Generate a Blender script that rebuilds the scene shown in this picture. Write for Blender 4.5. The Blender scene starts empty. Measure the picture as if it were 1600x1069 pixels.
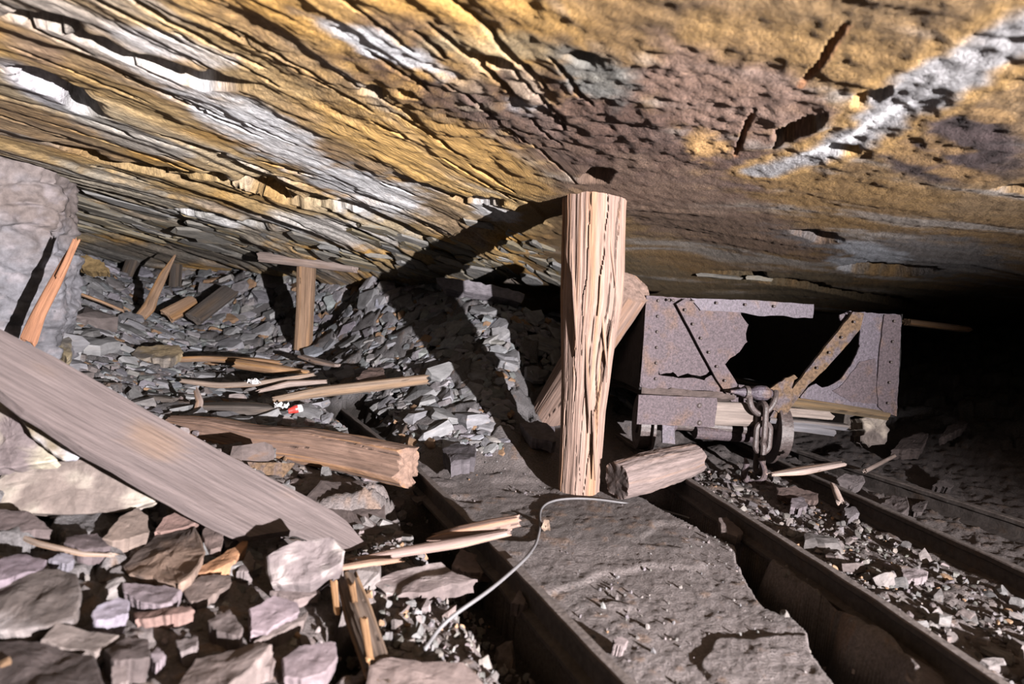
import bpy, bmesh, math, random
import numpy as np
from mathutils import Vector, Matrix

# ---------------------------------------------------------------- camera, light, world, exposure
SC = bpy.context.scene
COL = SC.collection
F, H = 1067.0, 0.62                      # focal length in pixels (1600 wide), camera height
PITCH, ROLL = math.radians(3.75), math.radians(4.0)
_f = np.array([0, math.cos(PITCH), -math.sin(PITCH)])
_r0 = np.array([1.0, 0, 0]); _u0 = np.cross(_r0, _f)
_r = math.cos(ROLL)*_r0 + math.sin(ROLL)*_u0
_u = -math.sin(ROLL)*_r0 + math.cos(ROLL)*_u0
CAM = np.array([0, 0, H])
cd = bpy.data.cameras.new('camera'); co = bpy.data.objects.new('camera', cd); COL.objects.link(co)
cd.sensor_width = 36.0; cd.lens = 36.0*F/1600.0; cd.clip_start = 0.02
co.matrix_world = Matrix(((_r[0], _u[0], -_f[0], 0), (_r[1], _u[1], -_f[1], 0), (_r[2], _u[2], -_f[2], H), (0, 0, 0, 1)))
cd.dof.use_dof = True; cd.dof.focus_distance = 2.4; cd.dof.aperture_fstop = 3.5
SC.camera = co
w = bpy.data.worlds.new('cave_dark'); SC.world = w; w.use_nodes = True
w.node_tree.nodes['Background'].inputs[0].default_value = (0.9, 0.8, 0.75, 1)
w.node_tree.nodes['Background'].inputs[1].default_value = 0.0009
LIGHT_POS = (1.86, -1.10, 0.56)
LIGHT_AIM = (-0.80, 1.48, 0.84)
ld = bpy.data.lights.new('hand_lamp', 'SPOT'); lo = bpy.data.objects.new('hand_lamp', ld); COL.objects.link(lo)
ld.energy = 4400; ld.color = (1.0, 0.945, 0.95); ld.spot_size = math.radians(107); ld.spot_blend = 1.0; ld.shadow_soft_size = 0.018
lo.location = LIGHT_POS
lo.rotation_euler = (Vector(LIGHT_AIM)-Vector(LIGHT_POS)).to_track_quat('-Z', 'Y').to_euler()
SC.view_settings.view_transform = 'Standard'; SC.view_settings.look = 'None'
SC.view_settings.exposure = 0.0; SC.view_settings.gamma = 1.0; SC.view_settings.use_curve_mapping = False

# ---------------------------------------------------------------- pixel -> place helpers
def ray(px, py): return _f + _r*(px-800)/F - _u*(py-534.5)/F
def P(px, py, d): return CAM + ray(px, py)*d
def G(px, py, z=0.0):
    r = ray(px, py); return CAM + r*((z-H)/r[2])
def PL(px, py, p0, n):
    r = ray(px, py); return CAM + r*(np.dot(np.asarray(p0)-CAM, n)/np.dot(r, n))
def PY(px, py, y):
    r = ray(px, py); return CAM + r*(y/r[1])

# ---------------------------------------------------------------- noise
def _h(ix, iy, iz, seed):
    n = (ix.astype(np.int64)*374761393 + iy.astype(np.int64)*668265263 + iz.astype(np.int64)*2147483647 + seed*1274126177) & 0xffffffff
    n = ((n ^ (n >> 13))*1274126177) & 0xffffffff
    n = ((n ^ (n >> 15))*2246822519) & 0xffffffff
    return ((n ^ (n >> 16)) & 0xffff)/32767.5 - 1.0
def vn(x, y, z=0.0, seed=0):
    x, y, z = np.broadcast_arrays(np.asarray(x, float), np.asarray(y, float), np.asarray(z, float))
    ix, iy, iz = np.floor(x), np.floor(y), np.floor(z)
    fx, fy, fz = x-ix, y-iy, z-iz
    fx = fx*fx*(3-2*fx); fy = fy*fy*(3-2*fy); fz = fz*fz*(3-2*fz)
    flat = not np.any(z)
    def pl(dz):
        a = _h(ix, iy, iz+dz, seed); b = _h(ix+1, iy, iz+dz, seed)
        c = _h(ix, iy+1, iz+dz, seed); d = _h(ix+1, iy+1, iz+dz, seed)
        return (a*(1-fx)+b*fx)*(1-fy)+(c*(1-fx)+d*fx)*fy
    return pl(0) if flat else pl(0)*(1-fz)+pl(1)*fz
def fbm(x, y, z=0.0, o=4, seed=0, g=0.5):
    s, a, t = 0, 1.0, 0
    for i in range(o):
        k = 2.03**i
        s = s + a*vn(np.asarray(x)*k+i*7.3, np.asarray(y)*k-i*3.1, np.asarray(z)*k+(i*1.7 if np.any(z) else 0), seed+i*13); t += a; a *= g
    return s/t
def sst(a, b, x):
    t = np.clip((x-a)/(b-a), 0, 1); return t*t*(3-2*t)
def cells(x, y, seed=0, jit=0.9):
    """irregular cells: distance to nearest, to second, and a random value per cell"""
    ix, iy = np.floor(x), np.floor(y)
    d1 = np.full(x.shape, 9.0); d2 = d1.copy(); v = np.zeros(x.shape); vx = v.copy(); vy = v.copy()
    z0 = np.zeros_like(ix)
    for i in (-1, 0, 1):
        for j in (-1, 0, 1):
            cx, cy = ix+i, iy+j
            qx = cx+.5+.5*jit*_h(cx, cy, z0, seed); qy = cy+.5+.5*jit*_h(cx, cy, z0, seed+5)
            d = np.hypot(x-qx, y-qy); m = d < d1
            d2 = np.where(m, d1, np.minimum(d2, d)); d1 = np.where(m, d, d1)
            v = np.where(m, _h(cx, cy, z0, seed+9), v); vx = np.where(m, x-qx, vx); vy = np.where(m, y-qy, vy)
    return d1, d2, v, vx, vy
def seg_dist(x, y, pts):
    """distance to a polyline in plan, fraction along it, signed side"""
    pts = [np.asarray(p)[:2] for p in pts]
    L = [np.hypot(*(pts[i+1]-pts[i])) for i in range(len(pts)-1)]; tot = sum(L)
    best = np.full(np.shape(x), 99.0); fr = np.zeros(np.shape(x)); sg = np.zeros(np.shape(x)); acc = 0
    for i in range(len(pts)-1):
        a, b = pts[i], pts[i+1]; e = b-a
        t = np.clip(((x-a[0])*e[0]+(y-a[1])*e[1])/(L[i]**2+1e-9), 0, 1)
        d = np.hypot(x-a[0]-t*e[0], y-a[1]-t*e[1]); m = d < best
        best = np.where(m, d, best); fr = np.where(m, (acc+t*L[i])/tot, fr)
        sg = np.where(m, np.sign(e[0]*(y-a[1])-e[1]*(x-a[0])), sg); acc += L[i]
    return best, fr, sg

# ---------------------------------------------------------------- materials
def mat(name): 
    m = bpy.data.materials.new(name); m.use_nodes = True
    nt = m.node_tree; b = nt.nodes['Principled BSDF']; b.inputs['Specular IOR Level'].default_value = 0.25
    return m, nt, b
def N(nt, t, **k):
    n = nt.nodes.new(t)
    for a, v in k.items():
        if a.startswith('_'): n.inputs[a[1:].replace('_', ' ')].default_value = v
        else: setattr(n, a, v)
    return n
ALB = .55                                 # the whole mine is dark, damp rock and wood
def surf(name, coord, scale, bump, rough=0.9, lo_=0.7, hi=1.25, base=None, rnd=0.0, stain=None, metal=0.0, detail=6, spec=0.25, dist=0.004):
    """albedo from the mesh's own mineral/grain colours (attribute col) or a base colour, varied by noise; noise relief"""
    m, nt, b = mat(name); L = nt.links.new
    b.inputs['Roughness'].default_value = rough; b.inputs['Metallic'].default_value = metal; b.inputs['Specular IOR Level'].default_value = spec
    if coord == 'grain': c = N(nt, 'ShaderNodeAttribute', attribute_name='grain').outputs['Vector']
    else: c = N(nt, 'ShaderNodeTexCoord').outputs[coord]
    n = N(nt, 'ShaderNodeTexNoise', _Scale=scale, _Detail=detail, _Roughness=.65); L(c, n.inputs['Vector'])
    mr = N(nt, 'ShaderNodeMapRange'); L(n.outputs['Fac'], mr.inputs[0])
    for i, v in ((1, .3), (2, .7), (3, lo_*ALB), (4, hi*ALB)): mr.inputs[i].default_value = v
    if base is None: cs = N(nt, 'ShaderNodeAttribute', attribute_name='col').outputs['Color']
    else:
        rgb = N(nt, 'ShaderNodeRGB'); rgb.outputs[0].default_value = (*base, 1); cs = rgb.outputs[0]
    if stain:
        n2 = N(nt, 'ShaderNodeTexNoise', _Scale=scale*stain[1], _Detail=3.0); L(c, n2.inputs['Vector'])
        m2 = N(nt, 'ShaderNodeMapRange'); L(n2.outputs['Fac'], m2.inputs[0])
        m2.inputs[1].default_value = stain[2]; m2.inputs[2].default_value = stain[2]+.14; m2.inputs[4].default_value = stain[3]
        mx = N(nt, 'ShaderNodeMixRGB'); L(m2.outputs[0], mx.inputs[0]); L(cs, mx.inputs[1]); mx.inputs[2].default_value = (*stain[0], 1); cs = mx.outputs[0]
    fac = mr.outputs[0]
    if rnd:
        oi = N(nt, 'ShaderNodeObjectInfo'); m3 = N(nt, 'ShaderNodeMapRange'); L(oi.outputs['Random'], m3.inputs[0])
        m3.inputs[3].default_value = 1-rnd; m3.inputs[4].default_value = 1+rnd
        mu = N(nt, 'ShaderNodeMath', operation='MULTIPLY'); L(fac, mu.inputs[0]); L(m3.outputs[0], mu.inputs[1]); fac = mu.outputs[0]
        hs = N(nt, 'ShaderNodeHueSaturation'); m4 = N(nt, 'ShaderNodeMapRange'); 
        mm = N(nt, 'ShaderNodeMath', operation='FRACT'); m5 = N(nt, 'ShaderNodeMath', operation='MULTIPLY'); m5.inputs[1].default_value = 7.3
        L(oi.outputs['Random'], m5.inputs[0]); L(m5.outputs[0], mm.inputs[0]); L(mm.outputs[0], m4.inputs[0])
        m4.inputs[3].default_value = .1; m4.inputs[4].default_value = 1.9
        L(m4.outputs[0], hs.inputs['Saturation']); L(cs, hs.inputs['Color']); cs = hs.outputs[0]
    mx = N(nt, 'ShaderNodeMixRGB', blend_type='MULTIPLY'); mx.inputs[0].default_value = 1
    L(cs, mx.inputs[1]); L(fac, mx.inputs[2]); L(mx.outputs[0], b.inputs['Base Color'])
    bp = N(nt, 'ShaderNodeBump'); bp.inputs['Strength'].default_value = bump; bp.inputs['Distance'].default_value = dist
    L(n.outputs['Fac'], bp.inputs['Height']); L(bp.outputs[0], b.inputs['Normal'])
    return m
M = {}
M['roof'] = surf('roof_schist', 'grain', 75, .9, .85, .5, 1.4, dist=.007, detail=9)
M['ground'] = surf('trampled_grit', 'Object', 150, .9, .95, .6, 1.4, dist=.006)
M['rock'] = surf('slate_vcol', 'Object', 45, .6, .85, .7, 1.3, dist=.004)
M['stone'] = surf('slate_loose', 'Object', 3.0, .5, .85, .65, 1.35, base=(.20, .198, .206), rnd=.25, stain=((.26, .19, .13), .6, .60, .5), dist=.01)
M['grit'] = surf('grit_stone', 'Object', 3.0, .5, .9, .6, 1.35, base=(.15, .132, .128), rnd=.35, stain=((.17, .11, .07), .6, .60, .5), dist=.01)
M['slab'] = surf('roof_flake', 'Object', 9.0, .6, .85, .6, 1.3, base=(.27, .25, .21), rnd=.28, stain=((.34, .24, .12), .5, .55, .6), dist=.01)
M['wood'] = surf('old_timber', 'grain', 130, .55, .85, .6, 1.35, dist=.005)
M['rust'] = surf('rusted_steel', 'Object', 130, 1.0, .75, .4, 1.65, base=(.084, .062, .069), stain=((.12, .068, .042), .09, .55, .65), dist=.003, spec=.35)
M['rust_blue'] = surf('rusted_steel_blue_scale', 'Object', 110, 1.0, .55, .45, 1.7, base=(.085, .068, .085), stain=((.14, .08, .042), .10, .57, .7), dist=.003, spec=.4)
M['rust_orange'] = surf('flaking_rust', 'Object', 90, 1.0, .8, .4, 1.6, base=(.135, .085, .05), stain=((.10, .085, .10), .2, .5, .8), dist=.004)
M['shade_black'] = surf('cart_shade_black', 'Object', 50, .6, .95, .6, 1.4, base=(.014, .012, .012))  # shade in and beside the cart, put into the sheet colour
M['iron'] = surf('oily_iron', 'Object', 90, .8, .5, .6, 1.4, base=(.085, .064, .060), spec=.45, dist=.003)
M['rail'] = surf('rail_steel', 'Object', 60, .6, .8, .6, 1.3, base=(.075, .063, .058), stain=((.10, .06, .035), .2, .6, .5), dist=.003)
M['dust'] = surf('rail_top_dust', 'Object', 80, .6, .95, .6, 1.3, base=(.15, .125, .115), dist=.003)
M['cable'] = surf('grey_cable', 'Object', 60, .1, .6, .9, 1.1, base=(.15, .145, .15))
M['can_red'] = surf('can_red', 'Object', 40, .1, .4, .9, 1.1, base=(.55, .05, .04), spec=.5)
M['can_white'] = surf('can_white', 'Object', 40, .1, .4, .9, 1.1, base=(.75, .74, .74), spec=.5)

# ---------------------------------------------------------------- mesh helpers
def arr(v): return np.asarray(v, dtype=np.float64)
def mesh(name, v, f, m=None, col=None, grain=None, smooth=False):
    me = bpy.data.meshes.new(name)
    v = arr(v)
    if isinstance(f, np.ndarray):
        n, k = f.shape
        me.vertices.add(len(v)); me.vertices.foreach_set('co', v.ravel())
        me.loops.add(n*k); me.loops.foreach_set('vertex_index', f.ravel().astype(np.int32))
        me.polygons.add(n); me.polygons.foreach_set('loop_start', (np.arange(n)*k).astype(np.int32))
        me.update(calc_edges=True); me.validate()
    else:
        me.from_pydata(v.tolist(), [], f)
    if col is not None:
        a = me.attributes.new('col', 'FLOAT_COLOR', 'POINT')
        a.data.foreach_set('color', np.c_[np.clip(col, 0, 1), np.ones(len(v))].ravel().astype(np.float32))
    if grain is not None:
        a = me.attributes.new('grain', 'FLOAT_VECTOR', 'POINT'); a.data.foreach_set('vector', arr(grain).ravel().astype(np.float32))
    if smooth: me.polygons.foreach_set('use_smooth', np.ones(len(me.polygons), bool))
    if m: me.materials.append(m)
    me.update()
    return me
def link(name, me, parent=None, base=None):
    """link a mesh made in world coordinates; a part is shifted into its parent's frame, a thing gets its origin at its base"""
    o = bpy.data.objects.new(name, me); COL.objects.link(o)
    if parent is not None:
        l = parent.location
        if parent.parent is not None: l = l+parent.parent.location
        me.transform(Matrix.Translation(-l)); o.parent = parent
    elif base is not None:
        me.transform(Matrix.Translation(-Vector(base))); o.location = base
    return o
GROUPS = {'stone': 'loose stones and slates on the mine floor', 'slab': 'large slabs under the foreground plank', 'rail': 'rails of the mine tracks', 'post': 'timber props and posts', 'wood': 'splinters and sticks in the rubble', 'board': 'broken boards in the rubble', 'scrap': 'white litter scraps'}
def tag(o, label, cat, group=None):
    group = group or GROUPS.get(cat)
    o['label'] = label; o['category'] = cat
    if group: o['group'] = group
    return o
def root(name, loc, label, cat, group=None):
    o = bpy.data.objects.new(name, None); COL.objects.link(o); o.location = [float(a) for a in loc]; o.empty_display_size = .05
    return tag(o, label, cat, group)
def struct(o): o['kind'] = 'structure'; return o
def base_of(v): v = arr(v); return (float(v[:, 0].mean()), float(v[:, 1].mean()), float(v[:, 2].min()))
def gridfaces(nr, nc, wrap=False):
    i = np.arange(nr-1)[:, None]*nc; c = nc if wrap else nc-1
    j = np.arange(c)[None, :]; k = (j+1) % nc
    return np.stack([i+j, i+k, i+nc+k, i+nc+j], -1).reshape(-1, 4)
def mixc(c, t, w): w = np.clip(w, 0, 1)[:, None]; return c*(1-w)+arr(t)[None, :]*w

# ---------------------------------------------------------------- the lie of the land
def ceil_base(x, y):
    x, y = np.asarray(x, float), np.asarray(y, float)
    q = np.maximum(0, y-2.25); q = np.minimum(q, 2.6)
    return .985-.05*np.clip(y-2.25, -1.6, 3.5)-(.031+.038*np.exp(-((x+.45)/.75)**2))*q*q*(1-.55*sst(.8, 2.2, x))-.02*(x-.2)
CP = [(100,1040,.95),(100,900,1.15),(50,830,1.28),(150,760,1.5),(50,680,1.75),(300,950,1.15),(450,1000,1.1),(400,870,1.4),(250,700,2.0),(400,690,2.3),
      (300,650,2.55),(400,640,2.75),(400,590,3.4),(400,550,4.0),(400,500,4.45),(400,425,4.8),(780,700,2.5),(800,640,2.8),(790,580,3.05),(760,500,3.45),(740,448,3.85),(870,500,3.6),
      (650,690,2.55),(650,620,3.0),(640,560,3.4),(600,500,3.8),(580,436,4.1),(520,620,3.1),(520,560,3.8),(520,520,4.2),(530,430,4.5),
      (250,620,2.8),(250,560,3.5),(250,500,4.3),(250,450,4.9),(250,415,5.3),(100,560,2.8),(120,500,3.3),(130,440,4.0),(110,395,4.5),
      (850,672,3.0),(900,690,2.9),(900,600,4.1),(1000,520,5.3),(1000,620,4.0),(1580,600,4.0),(1500,700,3.2),(1300,620,4.2),(1300,530,5.4),(1500,530,5.2)]
PTS = [P(*c) for c in CP]
PTS += [np.array((x, y, 0.0)) for x in (-.15, .15, .5, 1.0, 1.5, 2.2) for y in (.6, 1.2, 1.8, 2.35)]
PTS += [np.array((x, y, z)) for x, y, z in ((-1.5, .5, .08), (-.8, .3, .05), (0, -1.2, 0), (2, -1.2, 0), (-3, -1, .2), (-3, 1.5, .35), (-3.5, 3.5, .6), (4, 0, .1), (4, 3, .4), (4, 6.2, .9), (0, 6.2, .95), (-4, 6.2, 1.0))]
PTS = np.array(PTS)
_A = np.hypot(PTS[:, None, 0]-PTS[None, :, 0], PTS[:, None, 1]-PTS[None, :, 1])
_n = len(PTS); _S = np.zeros((_n+3, _n+3)); _S[:_n, :_n] = _A-np.eye(_n)*.02; _S[:_n, _n] = 1; _S[_n, :_n] = 1
_S[:_n, _n+1:] = PTS[:, :2]; _S[_n+1:, :_n] = PTS[:, :2].T
_W = np.linalg.solve(_S, np.r_[PTS[:, 2], 0, 0, 0])
def land(x, y):
    x, y = np.asarray(x, float), np.asarray(y, float)
    s = _W[_n]+_W[_n+1]*x+_W[_n+2]*y
    for i in range(_n): s = s+_W[i]*np.hypot(x-PTS[i, 0], y-PTS[i, 1])
    return s
ZR = .06
def g(l, z=0.0): return [G(px, py, z) for px, py in l]
def ext(a, b, t): return a+(b-a)*t
RR = g([(1040, 725), (1076, 748), (1371, 934), (1571, 1069)], ZR); RR = [ext(RR[1], RR[0], 4.5)]+RR+[ext(RR[2], RR[3], 2.6)]
RT = g([(1276, 745), (1336, 772), (1600, 890)], ZR); RT = [ext(RT[1], RT[0], 6.0)]+RT+[ext(RT[1], RT[2], 2.6)]
RF = g([(1436, 762), (1600, 814)], ZR); RF = [ext(RF[1], RF[0], 2.6)]+RF+[ext(RF[0], RF[1], 3.0)]
RL = g([(530, 635), (640, 720), (760, 835), (870, 950), (985, 1069)], ZR); RL = RL+[ext(RL[3], RL[4], 2.5)]
PLAT = g([(1000, 760), (1065, 800), (1118, 822), (1150, 838), (1178, 900), (1205, 935), (1245, 950), (1268, 975), (1272, 1005), (1300, 1035), (1320, 1069), (1360, 1140)], .02)
RIDGE = g([(1206, 866), (1225, 890), (1265, 925), (1300, 952), (1345, 990), (1380, 1010), (1420, 1050), (1450, 1090)], .0)
PIT = g([(585, 800), (640, 785), (700, 790), (740, 832), (690, 845), (620, 838)], .0)
HOLES = (((668, 812), .10, .10), ((548, 1005), .035, .13))
def floorz(x, y, shape=None):
    x, y = np.asarray(x, float), np.asarray(y, float)
    z = land(x, y)
    dr, fr, sr = seg_dist(x, y, RR)
    dp, fp, sp = seg_dist(x, y, PLAT)
    # ditch between the trodden bank and the near rail
    wob = .018*fbm(x*9, y*9, o=3, seed=4)
    inside = (sp > 0)                     # right-hand side in plan is the rail side
    off = np.where(sp > 0, dp, -dp)+wob
    ditch = sst(-.012, .02, off)*(sr < 0)*sst(.0, .02, dr)
    near = (y < 2.3)
    z = z-.16*ditch*sst(2.42, 2.2, y)
    di, fi, _ = seg_dist(x, y, RIDGE)
    wr = .013+.006*np.sin(fi*11.0)+.006*vn(x*18, y*18, seed=8)
    z = z+(.176+.012*vn(x*12, y*12, seed=9))*sst(wr*4.0+.01*vn(x*25, y*25, seed=19), wr*.5, di)*sst(0, .08, fi)*sst(1, .92, fi)*ditch*(fi > .01)*(fi < .99)
    # pit left of the diverging rail, and the rail's own bed
    dl, fl, sl = seg_dist(x, y, RL)
    nb = sst(.17, .05, dl)*sst(3.25, 2.95, y)*sst(1.9, 2.3, y); z = z*(1-nb)+np.minimum(z, .015)*nb
    left = sl < 0 if SIDE_L < 0 else sl > 0
    a = sst(.16, .10, dl+wob)*left*sst(2.15, 1.9, y)*(.6+.4*vn(x*3, y*3, seed=2))
    z = z-.12*np.clip(a, 0, 1)
    for (px, py), ra, rb in HOLES:
        q = G(px, py, .02); rr_ = np.hypot((x-q[0])/ra, (y-q[1])/rb)+.35*vn(x*14, y*14, seed=px)
        z = z-.085*sst(1.15, .75, rr_)
    return z
SIDE_L = 1
_c = seg_dist(np.array([-.5]), np.array([1.4]), RL)[2][0]; SIDE_L = _c
def ground(x, y):
    return float(floorz(np.array([x]), np.array([y]))[0])
def hit(px, py, fn, lo=.4, hi=7.0, n=220):
    r = ray(px, py); t = np.linspace(lo, hi, n); p = CAM[None]+r[None]*t[:, None]
    dz = p[:, 2]-fn(p[:, 0], p[:, 1])
    s = np.where(np.sign(dz[1:]) != np.sign(dz[:-1]))[0]
    if len(s) == 0: return p[-1]
    i = s[0]; k = dz[i]/(dz[i]-dz[i+1]); return p[i]+(p[i+1]-p[i])*k
def CE(px, py): return hit(px, py, ceil_base)
def FL(px, py): return hit(px, py, floorz)

# ---------------------------------------------------------------- the roof of the stope: ceiling
def fan(y0, c0, ncol, half, grow=.0045):
    ys = list(np.arange(-1.3, y0, .12)); y = y0
    while y < 6.3: ys.append(y); y += grow*max(y, .6)**1.3
    ys = np.array(ys); a = np.linspace(-1, 1, ncol)
    sk = np.array([1.15, 1.5, 2.2])
    a = np.r_[-sk[::-1], a, sk]
    X = a[None, :]*(half*np.maximum(ys, .5)+c0)[:, None]; Y = np.repeat(ys[:, None], len(a), 1)
    return X, Y, np.abs(a)
E_ = np.array([.42, 1.0])/math.hypot(.42, 1.0)
def build_ceiling():
    # grid lines run along the bedding, so that its edges stay clean
    wl_, q = [], -1.25
    while q < .9: wl_.append(q); q += .0042
    while q < 5.5: wl_.append(q); q += .0042*max(1, (q/.9)**2.2)
    q = -1.25
    while q > -7.5: q -= .0042*max(1, (-q/1.25)**(1.05 if q > -5 else 2)); wl_.insert(0, q)
    ul, q = list(np.arange(-2.2, .35, .12)), .35
    while q < 7.0: ul.append(q); q += .0085*max(.85, q)
    Wg, Ug = np.meshgrid(np.array(wl_), np.array(ul)); nr, nc = Wg.shape; w_, u = Wg.ravel(), Ug.ravel()
    x = u*E_[0]+w_*E_[1]; y = u*E_[1]-w_*E_[0]
    z0 = ceil_base(x, y)
    cen = np.array(CE(880, 170)); cen2 = np.array(CE(1420, 200))
    pit = np.exp(-(((x-cen[0])/.42)**2+((y-cen[1])/.35)**2)); pit2 = np.exp(-(((x-cen2[0])/.5)**2+((y-cen2[1])/.5)**2))
    fol = np.clip(1.15-1.0*pit-.9*pit2, .12, 1)*(1-.35*sst(.1, .6, x)*sst(2.4, 1.2, y))
    warp = .10*fbm(x*1.6, y*1.6, o=3, seed=31)
    wv = w_+warp
    far0 = sst(1.5, 2.6, y)*sst(.7, -.2, x)
    h = .045*fbm(wv*1.3, u*.45, o=2, seed=1)
    # stepped bedding: plates that end in sharp edges along the foliation
    mr = sst(-.10, .38, x)                  # to the right the bedding swings round across the drive
    yv = y*1.0-x*.10+.10*fbm(x*1.3, y*1.6, o=3, seed=33)
    def bed(a, b, o, sd_): return (1-mr)*fbm(wv*a, u*b, o=o, seed=sd_)+mr*fbm(yv*a, x*b, o=o, seed=sd_+50)
    fol = fol*(1-.45*mr)
    t = 3.2*bed(3.4, .33, 3, 3)+.10*fbm(x*9, y*9, o=2, seed=6)
    k = np.floor(t); fr = t-k
    h = h+fol*(.005+.010*far0)*(k+sst(.0, .14, fr))
    far = sst(1.9, 2.9, y)*sst(.6, -.3, x)
    t2 = 3.8*bed(9, .75, 3, 12)
    k2 = np.floor(t2); h = h+fol*(.0016+.005*far)*(k2+sst(0, .2, t2-k2))
    t3 = 3.4*bed(26, 1.6, 2, 17); k3 = np.floor(t3)
    h = h+fol*(.001+.0015*far)*(k3+sst(0, .25, t3-k3))
    h = h+(.003+.005*(pit+.3*pit2))*fbm(x*14, y*14, o=4, seed=21)
    lump = fbm(x*34, y*34, o=3, seed=25)
    h = h+(.0012+.0035*pit+.0012*pit2)*np.clip(lump*2, -1, 1)+(.0008+.0012*pit)*fbm(x*80, y*80, o=2, seed=26)
    # named cracks and recesses
    def cut(pxs, width, depth, seed, rough=.5, end=.12, skew=0.0):
        nonlocal h
        pts = [CE(*p) for p in pxs]
        bx = [min(p[0] for p in pts)-.2, max(p[0] for p in pts)+.2, min(p[1] for p in pts)-.2, max(p[1] for p in pts)+.2]
        m = np.where((x > bx[0]) & (x < bx[1]) & (y > bx[2]) & (y < bx[3]))[0]
        d, f, s = seg_dist(x[m], y[m], pts)
        wd = 1.15*width*np.clip(np.minimum(f, 1-f)/end, 0.05, 1)*np.clip(1+rough*fbm(x[m]*9, y[m]*9, o=3, seed=seed)*1.6, .25, 2.2)
        if skew == 0:                     # a lip on one side, the roof sloping back down on the other
            sl = -seg_dist(np.array([1.5]), np.array([-.5]), [pts[0], pts[-1]])[2][0]; e = -d*s*sl
            p = sst(-wd*.5-.006, -wd*.5, e)*sst(wd*5.0, wd*.3, e)*np.clip(np.minimum(f, 1-f)/end, 0, 1)*.6
        else: p = sst(wd*(1.12+skew), wd*(.8-skew), d)
        h[m] = h[m]+depth*1.35*p
        return m, p
    cut([(30,190),(80,206),(165,237),(240,250),(344,258),(395,271),(447,299),(536,309),(590,318)], .022, .10, 41)
    cut([(0,5),(103,19),(165,51),(240,79),(309,110),(412,108)], .013, .08, 42)
    cut([(20,92),(60,112),(105,128),(128,155)], .017, .09, 43)
    cut([(12,84),(50,98),(80,112)], .010, .07, 44)
    cut([(290,204),(320,212),(352,221)], .010, .06, 45)
    cut([(60,322),(120,342),(220,362),(320,384),(420,398)], .080, .16, 46)
    cut([(262,308),(330,318),(420,346)], .022, .07, 47)
    cut([(405,232),(470,252),(440,246)], .007, .04, 48)
    cut([(738,55),(760,72),(800,88)], .018, .09, 49, .8, .2, .05)
    cut([(560,120),(600,132)], .009, .05, 50); cut([(625,128),(655,130)], .005, .04, 51)
    cut([(1330,5),(1300,48),(1280,80),(1256,110)], .0035, .03, 52, .5, .2, .1)
    cut([(1182,150),(1165,190),(1148,232)], .004, .03, 53, .5, .2, .1)
    m, pv = cut([(1205,236),(1250,225),(1320,190),(1385,150),(1450,100),(1530,70),(1610,10)], .050, .003, 54, .15, .06, .45)
    cut([(1208,222),(1235,195),(1290,160)], .020, .09, 55, .7, .3, .08)
    cut([(1336,146),(1362,133),(1392,112)], .020, .08, 56, .7, .4, .08)
    cut([(700,298),(745,305),(790,300)], .030, .10, 57, .9)
    cut([(1305,412),(1370,418),(1420,425)], .05, .08, 58, .7)
    cut([(905,265),(950,270)], .016, .07, 59, .8)
    cut([(1290,222),(1345,222)], .008, .04, 60); cut([(1235,352),(1290,372)], .02, .05, 61)
    cut([(880,60),(930,85)], .006, .03, 62, .9)
    cut([(1560,280),(1590,270)], .02, .06, 64, .8)
    cut([(1100,415),(1250,436),(1400,470),(1520,488)], .035, .06, 65, .6)
    rs = random.Random(8)
    for i in range(60):                   # short bedding cracks
        px, py = rs.uniform(0, 900), rs.uniform(0, 400)
        q = CE(px, py); L = rs.uniform(.05, .22)*(.5+q[1]*.4); pts = [q[:2]+E_*(s*L)+np.array([rs.uniform(-.008, .008), 0]) for s in (-1, -.4, .3, 1)]
        mm = np.where((np.abs(x-q[0]) < L+.1) & (np.abs(y-q[1]) < L+.1))[0]
        d, f, s = seg_dist(x[mm], y[mm], pts); wd = rs.uniform(.002, .006)*(.6+.5*q[1])*np.clip(np.minimum(f, 1-f)*5, .05, 1)*(1+.6*vn(x[mm]*20, y[mm]*20, seed=i))
        h[mm] = h[mm]+rs.uniform(.02, .045)*sst(wd*1.15, wd*.7, d)
    z = z0+h-.03-.032*np.exp(-((x-.27)**2+(y-2.2)**2)/.16)
    # mineral colours of the rock, the right side also darkened to imitate fading light
    c1 = bed(3.0, .8, 4, 71); c2 = fbm(x*3.2, y*3.2, o=4, seed=72); c3 = bed(11, 1.6, 3, 73); c4 = fbm(x*22, y*22, o=3, seed=74)
    col = np.repeat(arr([[.385, .265, .12]]), len(x), 0)
    col = mixc(col, (.47, .27, .075), sst(-.10, .40, c2))
    col = mixc(col, (.43, .36, .25), sst(.08, .45, c1)*.7)
    col = mixc(col, (.16, .097, .042), sst(.1, .6, mr+.25*c2)*.9)  # browner rock to the right, with the lamp's falloff painted in
    col = mixc(col, (.21, .15, .10), sst(.05, .45, -c1+.3*c3)*.75)
    col = mixc(col, (.35, .35, .35), sst(.18, .55, c3)*.5)
    def blob(px, py, ax, ay, colr, s=1.0, edge=.45, bx=None):
        nonlocal col
        q = CE(px, py); a = CE(px+ax[0], py+ax[1])-q; b = CE(px+ay[0], py+ay[1])-q
        Mx = np.array([[a[0], b[0]], [a[1], b[1]]]); iv = np.linalg.inv(Mx)
        dx, dy = x-q[0], y-q[1]
        s1, s2 = iv[0, 0]*dx+iv[0, 1]*dy, iv[1, 0]*dx+iv[1, 1]*dy
        r = np.hypot(s1, s2)+edge*(.8*c2+.45*c3+.6*c4)
        col = mixc(col, colr, s*sst(1.1, .55, r))
    PB = (.080, .046, .037)
    blob(990, 230, (300, 110), (110, -150), PB, .92, .6)
    blob(1130, 130, (140, 60), (60, -110), (.19, .12, .09), .85, .6)
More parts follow.
